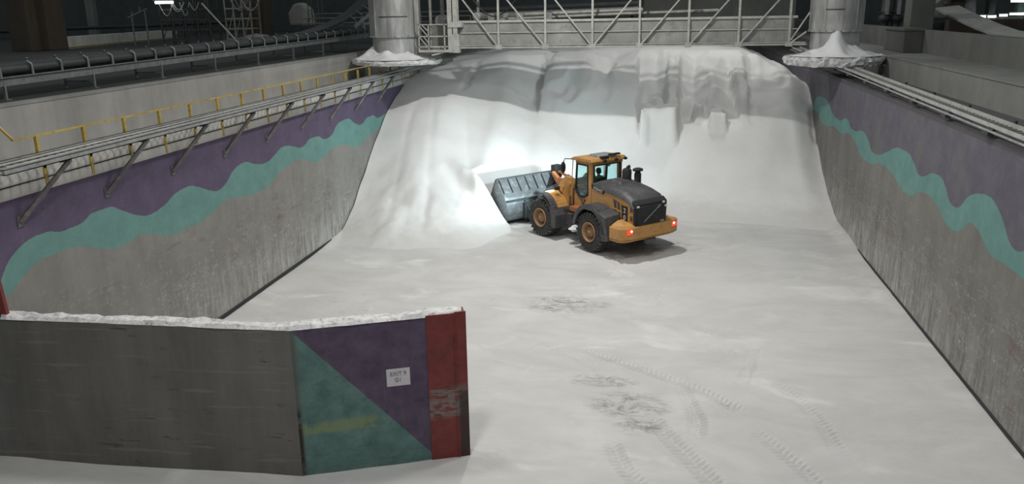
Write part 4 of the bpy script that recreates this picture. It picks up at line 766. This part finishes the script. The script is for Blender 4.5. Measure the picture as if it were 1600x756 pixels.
# ------------------------------------------------------------------ the operator
def skin_mesh(name, verts, edges, radii, mat, sub=1, parent=None, root=0):
    me = bpy.data.meshes.new(name); me.from_pydata(verts, edges, []); o = bpy.data.objects.new(name, me); col.objects.link(o)
    o.modifiers.new('skin', 'SKIN'); me.skin_vertices.new() if not me.skin_vertices else None
    for i, r in enumerate(radii): d = me.skin_vertices[0].data[i]; d.radius = (r, r) if not hasattr(r, '__len__') else r; d.use_root = i == root
    s = o.modifiers.new('sub', 'SUBSURF'); s.levels = sub; s.render_levels = sub; me.materials.append(MATS[mat])
    dg = bpy.context.evaluated_depsgraph_get(); m2 = bpy.data.meshes.new_from_object(o.evaluated_get(dg)); o.modifiers.clear(); o.data = m2
    m2.materials.clear(); m2.materials.append(MATS[mat]); m2.polygons.foreach_set('use_smooth', [True] * len(m2.polygons)); 
    if parent: o.parent = parent
    return o
def operator():
    # seated in the cab, facing forward, both hands on the wheel; coordinates in the loader's frame
    V = []; E = []; Rr = []
    def add(p, r, prev=None):
        V.append(p); Rr.append(r)
        if prev is not None: E.append((prev, len(V) - 1))
        return len(V) - 1
    Yc = .20; pel = add((1.12, Yc, 2.30), (.16, .13)); wa = add((1.10, Yc, 2.46), (.15, .12), pel); ch = add((1.09, Yc, 2.66), (.18, .13), wa); nk0 = add((1.10, Yc, 2.82), (.09, .08), ch); nk = add((1.12, Yc, 2.90), .055, nk0)
    h1 = add((1.13, Yc, 2.98), (.085, .085), nk); h2 = add((1.13, Yc, 3.06), (.095, .10), h1); add((1.12, Yc, 3.13), (.07, .075), h2)
    for s in (1, -1):
        hp = add((1.2, Yc + s * .1, 2.26), .10, pel); kn = add((1.58, Yc + s * .15, 2.28), .075, hp); an = add((1.66, Yc + s * .15, 1.90), .048, kn); add((1.80, Yc + s * .16, 1.82), .04, an)
        sh = add((1.10, Yc + s * .2, 2.76), .075, ch); el = add((1.28, Yc + s * .25, 2.52), .05, sh); wr = add((1.50, Yc + s * .17, 2.63), .032, el); pa = add((1.57, Yc + s * .165, 2.67), (.036, .02), wr)
        for k_ in range(4):
            oy = s * (-.03 + .02 * k_); L = (.03, .036, .034, .026)[k_]; f1 = add((1.61, Yc + s * .165 + oy, 2.69), .0095, pa); f2 = add((1.61 + L, Yc + s * .165 + oy, 2.69), .0088, f1); add((1.61 + L + .012, Yc + s * .165 + oy, 2.66), .0075, f2)
        t1 = add((1.575, Yc + s * .165 - s * .045, 2.665), .0105, pa); add((1.60, Yc + s * .165 - s * .06, 2.65), .009, t1)
    V = [(p[0], p[1], p[2] + .36) for p in V]; b = skin_mesh('person', V, E, Rr, 'trouser', 1); b.matrix_world = LD.matrix_basis; tag(b, 'seated operator in a green vest inside the loader cab, hands on the steering wheel', 'person')
    b.data.materials.append(MATS['skin']); b.data.materials.append(MATS['hi_vis'])
    for p in b.data.polygons:
        c = p.center; p.material_index = 1 if c.z > 3.24 or (c.x > 1.5 and c.z > 2.86) else (2 if c.z > 2.76 else 0)
    m = MB(); m.lathe([(.115, 0), (.12, .03), (.11, .09), (.08, .14), (0, .16)], 20, 'z', (1.12, Yc, 3.41)); m.cbox((1.23, Yc, 3.42), (.05, .07, .008)); m.build('helmet', 'hi_vis', b)
    m = MB(); m.cbox((1.225, Yc, 3.36), (.018, .014, .022)); m.cbox((1.215, Yc - .035, 3.39), (.006, .014, .006)); m.cbox((1.215, Yc + .035, 3.39), (.006, .014, .006)); m.cbox((1.212, Yc, 3.315), (.006, .026, .006)); m.build('face_features', 'skin', b)
    m = MB(); m.lathe([(.10, 0), (.112, .05), (.112, .1)], 18, 'z', (1.10, Yc, 3.31)); m.add([], []); m.build('hair', 'hair', b)
operator()
# ------------------------------------------------------------------ conveyor beside the left wall
def conveyor():
    O = Vector((-19.4, 20, 8.4)); r = empty('belt_conveyor', O); tag(r, 'long low belt conveyor with idler brackets on the upper left ledge', 'conveyor')
    L = lambda x, y, z: Vector((x, y, z)) - O
    y0, y1 = 12.5, 54; z = lambda y: 8.94 + (y - 21) * .011
    for x in (-19.0, -20.1):
        m = MB(); m.beam(L(x, y0, z(y0) - .02), L(x, y1, z(y1) - .02), .05, .26); m.beam(L(x + .05, y0, z(y0) + .1), L(x + .05, y1, z(y1) + .1), .10, .03); m.build('side_channel', 'conveyor_steel', r)
    m = MB(); vs = []; pf = [(-20.05, .46), (-19.85, .30), (-19.3, .30), (-19.08, .46), (-19.08, .43), (-19.3, .27), (-19.85, .27), (-20.05, .43)]
    m.hexa([L(-20.05, y0, z(y0) + .34), L(-20.05, y1, z(y1) + .34), L(-19.75, y1, z(y1) + .24), L(-19.75, y0, z(y0) + .24)], [L(-20.05, y0, z(y0) + .38), L(-20.05, y1, z(y1) + .38), L(-19.75, y1, z(y1) + .28), L(-19.75, y0, z(y0) + .28)])
    m.hexa([L(-19.75, y0, z(y0) + .24), L(-19.75, y1, z(y1) + .24), L(-19.35, y1, z(y1) + .24), L(-19.35, y0, z(y0) + .24)], [L(-19.75, y0, z(y0) + .28), L(-19.75, y1, z(y1) + .28), L(-19.35, y1, z(y1) + .28), L(-19.35, y0, z(y0) + .28)])
    m.hexa([L(-19.35, y0, z(y0) + .24), L(-19.35, y1, z(y1) + .24), L(-19.05, y1, z(y1) + .38), L(-19.05, y0, z(y0) + .38)], [L(-19.35, y0, z(y0) + .28), L(-19.35, y1, z(y1) + .28), L(-19.05, y1, z(y1) + .42), L(-19.05, y0, z(y0) + .42)]); m.tube([L(-19.10, y0, z(y0) + .31), L(-19.10, y1, z(y1) + .31)], .14, 12); m.tube([L(-20.0, y0, z(y0) + .33), L(-20.0, y1, z(y1) + .33)], .14, 12); m.build('belt', 'belt', r)
    y = 13.9; n = 0
    while y < y1:
        for x, s in ((-18.93, 1), (-20.17, -1)): m = MB(); m.tube([L(x, y, z(y) + .08), L(x, y, z(y) + .30), L(x + s * .01, y - .03, z(y) + .42), L(x - s * .10, y - .08, z(y) + .52)], [.045, .04, .04, .03], 6); m.build('idler_bracket', 'conveyor_steel', r)
        m = MB(); m.tube([L(-20.0, y, z(y) + .30), L(-19.75, y, z(y) + .17)], .05, 8); m.tube([L(-19.75, y, z(y) + .17), L(-19.35, y, z(y) + .17)], .05, 8); m.tube([L(-19.35, y, z(y) + .17), L(-19.1, y, z(y) + .31)], .05, 8); m.build('idler_roller', 'dark_steel', r); y += 1.31; n += 1
    y = 13.8
    while y < y1:
        m = MB(); m.beam(L(-19.0, y, 8.4), L(-19.0, y, z(y)), .07, .07); m.beam(L(-20.1, y, 8.4), L(-20.1, y, z(y)), .07, .07); m.beam(L(-19.0, y, 8.62), L(-20.1, y, 8.62), .05, .05); m.box(L(-19.1, y - .1, 8.4), L(-18.9, y + .1, 8.42)); m.build('support_leg', 'conveyor_steel', r); y += 4.05
    # tripper: the belt climbs to the round column
    m = MB(); path = [at(a, b_, 'x', -20.3) for a, b_ in ((415, 61), (450, 57), (480, 51), (505, 43), (528, 33), (550, 19), (566, 5), (580, -12))]
    for p, q in zip(path[:-1], path[1:]): m.beam(p - O, q - O, 1.0, .10)
    m.build('rising_belt', 'belt', r)
    a, b_ = Vector((-19.0, 48.5, 9.75)), Vector((-19.0, 55.5, 11.3)); m = MB(); m.beam(at(554, 42, 'x', -19) - O, at(590, 12, 'x', -19) - O, .06, .22); m.build('tripper_frame', 'galvanised', r)
    for i, (p, q) in enumerate(((557, 40), (567, 32), (577, 23))):
        w = at(p, q, 'x', -19.0); m = MB(); m.tube([w - O, w + Vector((0, -.1, .35)) - O, w + Vector((-.25, -.5, .62)) - O], [.04, .035, .025], 6); m.build('idler_bracket', 'galvanised', r)
    w = at(568, 35, 'x', -19.0); m = MB(); m.beam(Vector((w.x, w.y, 9.1)) - O, w - O, .12, .12); m.beam(Vector((w.x, w.y, w.z - .1)) - O, Vector((w.x, w.y + 3, w.z - .05)) - O, .08, .08); m.build('tripper_post', 'galvanised', r)
    p = MB(); c = at(2, 92, 'x', -19.7); p.tube([Vector((-19.55, 17.5, 9.42)), Vector((-19.55, 21.1, 9.46))], .16, 14); p.tube([Vector((-19.55, 21.1, 9.46)), Vector((-19.55, 21.16, 9.46))], .12, 14)
    tag(p.build('roll', 'white_paint'), 'white roll lying on the near end of the belt', 'roll')
conveyor()
# ------------------------------------------------------------------ far hall, left
def hall_left():
    def col_box(px0, px1, y, zb, zt, dx, mat, lab):
        a, b_ = at(px0, 40, 'y', y).x, at(px1, 40, 'y', y).x; m = MB(); m.box((a, y, zb), (b_, y + dx, zt)); tag(m.build('concrete_column', mat, None, .06), lab, 'column')
    col_box(12, 44, 56, 8.4, 15, 2.2, 'concrete_brown', 'broad brown stained column left of the pale kerb'); col_box(46, 74, 57.0, 8.4, 15, 2, 'concrete_brown', 'brown column standing right against the broad stained column')
    col_box(385, 414, 64, 8.4, 15, 1.5, 'concrete_brown', 'brown column with salt at its foot behind the conveyor')
    a = at(136, 33, 'y', 92); m = MB(); m.box((a.x, 92, 8.4), (at(147, 30, 'y', 92).x, 92.8, 16)); tag(m.build('concrete_column', 'concrete', None, .05), 'slim pale column far behind the long dark pipe', 'column')
    # pale low kerb with a yellow painted line
    for k_, (p, q, lab) in enumerate((((-45.7, 58.5), (-52.5, 86), 'long pale concrete kerb with a yellow foot line in the far hall'), ((-62, 60), (-52.6, 57.6), 'pale concrete kerb at the far left edge behind the brown column'))):
        m = MB(); m.beam((p[0], p[1], 8.85), (q[0], q[1], 8.85), .8, .9); o = m.build('concrete_kerb', 'kerb_concrete'); m = MB(); d = (Vector((*q, 0)) - Vector((*p, 0))).normalized(); n_ = Vector((d.y, -d.x, 0)); n_ = n_ if n_.dot(Vector((-p[0], -p[1], 0))) > 0 else -n_
        m.beam(Vector((*p, 8.5)) + n_ * .42, Vector((*q, 8.5)) + n_ * .42, .04, .08); m.build('yellow_line', 'yellow_rail', o); tag(o, lab, 'kerb')
    m = MB(); m.tube([at(-10, 50, 'y', 72), at(78, 46, 'y', 72), at(240, 40, 'y', 72), at(380, 33, 'y', 72)], .16, 10)
    for q in (100, 190, 290): w = at(q, 45, 'y', 72); m.box((w.x - .08, 71.9, 8.4), (w.x + .08, 72.1, w.z))
    tag(m.build('steel_pipe', 'dark_steel'), 'long dark pipe on stub legs above the pale kerb', 'pipe')
    # steel racks with hoses
    def rack(x0, x1, y, zt, n, lab, mat='steel_grey', depth=1.4):
        r = empty('steel_rack', (x0, y, 8.4)); tag(r, lab, 'rack'); W_ = x1 - x0; H = zt - 8.4
        for i in range(n + 1):
            for d in (0, depth): m = MB(); m.beam((W_ * i / n, d, 0), (W_ * i / n, d, H), .10, .10); m.build('post', mat, r)
        for j, h in enumerate(np.arange(.55, H + .1, .75)):
            m = MB(); m.beam((0, 0, h), (W_, 0, h), .08, .10); m.beam((0, depth, h), (W_, depth, h), .08, .10); m.build('cross_beam', mat, r)
        m = MB()
        for i in range(0, n): m.beam((W_ * i / n, -.02, .6), (W_ * (i + 1) / n, -.02, min(H, 2.6)), .05, .05); 
        m.build('bracing', mat, r); m = MB(); g = random.Random(int(abs(x0) * 7))
        for i in range(5): a = g.uniform(0, W_ * .8); w_ = g.uniform(.6, 1.6); s = g.uniform(.4, 1.0); m.tube([(a + w_ * t, -.1, H - .3 - s * math.sin(math.pi * t)) for t in np.linspace(0, 1, 9)], .04, 5)
        m.build('hoses', 'galvanised', r); return r
    rack(-37.5, -33.5, 60, 12.0, 4, 'dark steel pipe rack under the small white tube lamp', 'dark_steel'); rack(-33.0, -30.9, 61.5, 12.2, 3, 'grey steel rack hung with looping hoses beside the brown column')
    m = MB(); _a, _b = at(315, 5, 'y', 58), at(357, 50, 'y', 58); _e = _b + (_b - _a) * ((_b.z - 8.4) / (_a.z - _b.z)); m.tube([_a, _e], .06, 8); tag(m.build('steel_pole', 'steel_pale'), 'pale diagonal steel pole leaning across the grey hose rack', 'pole')
    m = MB(); m.tube([at(200, 28, 'y', 66), at(229, 14, 'y', 66)], .07, 8); m.beam(at(206, 27, 'y', 66), at(206, 18, 'y', 66), .07, .07); m.beam(at(218, 20, 'y', 66), at(218, 11, 'y', 66), .07, .07); m.beam(at(206, 27, 'y', 66), Vector((at(206, 27, 'y', 66).x, 66, 8.4)), .09, .09); m.beam(at(226, 16, 'y', 66), Vector((at(226, 16, 'y', 66).x, 66, 8.4)), .09, .09)
    tag(m.build('ramp_rail', 'steel_grey'), 'short sloping grey stair rail left of the dark pipe rack', 'rail')
    a, b_ = at(243, 4, 'y', 59.5), at(270, 4, 'y', 59.5); r = empty('tube_lamp', a); tag(r, 'small lit white tube lamp hung on the dark pipe rack', 'lamp')
    m = MB(); m.tube([(0, 0, 0), (b_.x - a.x, 0, 0)], .10, 10); m.build('tube', 'lamp_white', r); m = MB(); m.box((-.15, -.08, .10), (b_.x - a.x + .15, .08, .2)); m.build('housing', 'steel_grey', r)
    # things behind the conveyor between the brown column and the left round column
    m = MB(); m.box((-29.0, 66, 8.4), (-15, 70, 9.75)); struct(m.build('wall_back_upper', 'concrete_dark'), 'dark low ledge wall behind the conveyor')
    for q, z_ in ((9.95, 66.4), (10.35, 67.2), (10.7, 69.0)): m = MB(); m.tube([(-29.2, z_, q), (-15, z_, q)], .05, 6); [m.beam((x, z_, 9.7), (x, z_, q), .06, .06) for x in np.arange(-28.8, -15, 2.3)]; o = m.build('guard_rail', 'steel_grey'); tag(o, {9.95: 'lowest grey guard rail on the dark ledge behind the conveyor', 10.35: 'middle grey guard rail on the dark ledge behind the conveyor', 10.7: 'topmost grey guard rail on the dark ledge behind the conveyor'}[q], 'rail')
    m = MB(); c = at(470, 6, 'y', 68.5); m.M = Matrix.Translation((c.x, 68.5, 9.75)); m.prism([(-.9, 0), (-1.0, 1.0), (-.5, 1.75), (.2, 1.9), (.9, 1.3), (1.0, 0)], -.6, .6); tag(m.build('tarp_covered_crate', 'concrete_pale', None, .2), 'pale rounded sack-like crate on the dark ledge', 'crate')
    c = at(492, 10, 'y', 68); r = empty('scaffold_tower', (c.x, 68, 9.75)); tag(r, 'narrow green scaffold tower beside the pale crate', 'scaffold')
    for x in (-.45, .45):
        for y in (-.4, .4): MB().beam((x, y, 0), (x, y, 3.2), .06, .06).build('post', 'teal_tarp', r)
    for z in (.5, 1.2, 1.9, 2.6): MB().beam((-.45, -.4, z), (.45, -.4, z + .35), .04, .04).build('cross_brace', 'teal_tarp', r)
    m = MB(); n = 40; vs = [(0, 0, .55)] ; 
    for i in range(n):
        for k_, (rr, h) in enumerate(((.8, .42), (1.35, .15), (1.7, .0))): a = i * 2 * math.pi / n; q = 1 + .12 * math.sin(3 * a); vs.append((rr * q * math.cos(a), rr * q * .7 * math.sin(a), h))
    fs = [(0, 1 + 3 * i, 1 + 3 * ((i + 1) % n)) for i in range(n)] + [(1 + 3 * i + k_, 2 + 3 * i + k_, 2 + 3 * ((i + 1) % n) + k_, 1 + 3 * ((i + 1) % n) + k_) for i in range(n) for k_ in (0, 1)]
    m.add([Vector(v) + Vector((at(400, 52, 'y', 63.0).x, 63.0, 8.75)) for v in vs], fs, True); o = m.build('salt_mound', 'concrete_pale'); tag(o, 'low dusty mound at the foot of the brown column behind the conveyor', 'mound')
hall_left()
# ------------------------------------------------------------------ behind the bridge and right of the hall
def hall_right():
    m = MB(); m.box((-1.5, 75, 8.0), (11, 76, 16)); [m.box((x, 74.9, 8.0), (x + .12, 75, 16)) for x in (2.4, 5.6, 8.8)]; struct(m.build('wall_back_centre', 'concrete_mid'), 'blank dark grey wall panel behind the bridge')
    for i, (x, w_, h, lab) in enumerate(((-12.3, .55, 2.4, 'grey drum-like machine behind the landing of the bridge'), (-10.2, .4, 2.8, 'tall thin grey machine frame behind the heavy bridge post'), (-8.6, 1.1, 1.0, 'squat grey motor behind the left bridge diagonals'))):
        r = empty('plant_machine', (x, 47.7, 8.75)); tag(r, lab, 'machine'); MB().box((-w_, -.4, 0), (w_, .6, h * .5)).build('casing', 'steel_grey', r, .05); MB().lathe([(0, -.5), (w_ * .6, -.5), (w_ * .6, .5), (0, .5)], 20, 'y', (0, 0, h * .5 + .25)).build('drum', 'galvanised', r, .03); MB().box((-w_ * .15, -.1, h * .5), (w_ * .15, .1, h + .8)).build('mast', 'steel_grey', r)
    for x, z_, lab in ((-6.5, 10.8, 'upper dark overhead pipe seen through the bridge'), (-6.5, 10.35, 'lower grey overhead pipe seen through the bridge')):
        m = MB(); m.tube([(-13, 60, z_), (-1.6, 60, z_ + .25)], .22 if z_ < 10.5 else .14, 12); [m.box((q - .05, 59.9, 8.25), (q + .05, 60.1, z_)) for q in (-11, -6, -2)]; tag(m.build('overhead_pipe', 'steel_grey' if z_ < 10.5 else 'dark_steel'), lab, 'pipe')
    # right: wide column, valve stack, pier, belt chute, slit-lit hall
    m = MB(); m.box((14.7, 55, 8.4), (16.05, 56.4, 16)); m.box((14.5, 54.8, 8.4), (16.25, 56.6, 8.9)); tag(m.build('concrete_column', 'concrete_mid', None, .06), 'wide grey square column behind the concrete pier', 'column')
    for i, (q, lab) in enumerate(((1382, 'dark upright valve beside the round right column'), (1400, 'dark upright valve next to the wide square column'))):
        c = at(q, 28, 'y', 62); r = empty('gate_valve', (c.x, 62, 8.4)); tag(r, lab, 'valve', 'dark valves behind the right parapet')
        MB().lathe([(.5, 0), (.5, .5), (.3, .7), (.3, 1.1), (.42, 1.2), (.42, 1.45), (.28, 1.6), (.22, 3.2)], 20).build('body', 'dark_steel', r); MB().box((-.1, -.6, 1.6), (.1, -.3, 3.0)).build('spindle_yoke', 'galvanised', r)
        MB().lathe([(.45 + .04 * math.cos(a), 1.75 + .04 * math.sin(a)) for a in np.linspace(0, 2 * math.pi, 7)], 20).build('hand_wheel', 'dark_steel', r)
    m = MB(); up = [(1462, 12), (1480, 22), (1503, 33), (1525, 43), (1550, 52), (1580, 58), (1610, 63)]; lo_ = [(1488, 4), (1500, 16), (1520, 25), (1545, 36), (1570, 46), (1595, 54), (1615, 60)]
    # a broad belt coming down towards the ledge: real width across, thickness below
    A = [at(p, q, 'x', 17.0 + i * .12) for i, (p, q) in enumerate(up)]; vs = []
    for i, a in enumerate(A): w_ = 1.5; vs += [a, a + Vector((w_, .5, .12)), a + Vector((w_, .5, -.02)), a + Vector((0, 0, -.12))]
    n = len(A); m.add(vs, [(4 * i + j, 4 * i + (j + 1) % 4, 4 * i + 4 + (j + 1) % 4, 4 * i + 4 + j) for i in range(n - 1) for j in range(4)] + [(0, 1, 2, 3), tuple(4 * n - 4 + k_ for k_ in (3, 2, 1, 0))], False)
    o = m.build('curved_chute', 'steel_pale'); tag(o, 'pale curved chute sweeping down to the right parapet', 'chute')
    m = MB(); m.box((18.5, 60, 8.4), (34, 61, 9.62)); [m.box((x, 59.9, 8.4), (x + .1, 60, 9.62)) for x in np.arange(20.8, 34, 1.1)]; struct(m.build('wall_back_right', 'concrete_brown'), 'brown panelled low wall in the far right hall')
    for i, (p0, p1, q, lab) in enumerate(((1522, 1540, 26, 'first short lit strip above the brown panels'), (1544, 1556, 26, 'second short lit strip above the brown panels'), (1562, 1574, 24, 'third short lit strip above the brown panels'), (1578, 1606, 22, 'long lit strip at the right above the brown panels'), (1580, 1606, 2, 'topmost lit strip near the upper right corner'))):
        a, b_ = at(p0, q, 'y', 61.5), at(p1, q, 'y', 61.5); r = empty('strip_lamp', a); tag(r, lab, 'lamp', 'lit strips in the far right hall'); MB().box((0, -.05, -.06), (b_.x - a.x, .05, .07)).build('tube', 'lamp_white', r); MB().box((-.05, -.06, .07), (b_.x - a.x + .05, .1, .14)).build('housing', 'steel_grey', r)
    struct(MB().box((16.5, 61.6, 9.5), (32, 62.5, 9.74)).build('trim_3', 'dark_steel'), 'dark beam carrying the lit strips in the far right hall', 'beam'); struct(MB().box((16.5, 61.6, 10.95), (32, 62.5, 11.1)).build('trim_4', 'dark_steel'), 'upper dark beam above the lit strips', 'beam')
    for i, x in enumerate((19.2, 21.6, 23.4)):
        m = MB(); m.box((x, 62.5, 8.4), (x + (.9, .4, .4)[i], 63.2, 14)); tag(m.build('steel_stanchion', ('concrete_brown', 'dark_steel', 'teal_tarp')[i]), ('broad brown stanchion left of the lit strips', 'dark stanchion between the lit strips', 'dull green stanchion between the lit strips')[i], 'stanchion')
    c = at(1480, 10, 'y', 64); m = MB(); m.M = Matrix.Translation((c.x, 64, 10.3)); m.prism([(-1.0, -1.9), (-1.1, .2), (-.3, .9), (1.6, .8), (1.9, -1.9)], -.6, .6); m.tube([(-.4, -.8, .4), (.6, -.8, .0), (1.2, -.8, .4)], .12, 8); tag(m.build('dusty_motor', 'galvanised', None, .15), 'dusty grey drive motor above the curved chute', 'motor')
hall_right()
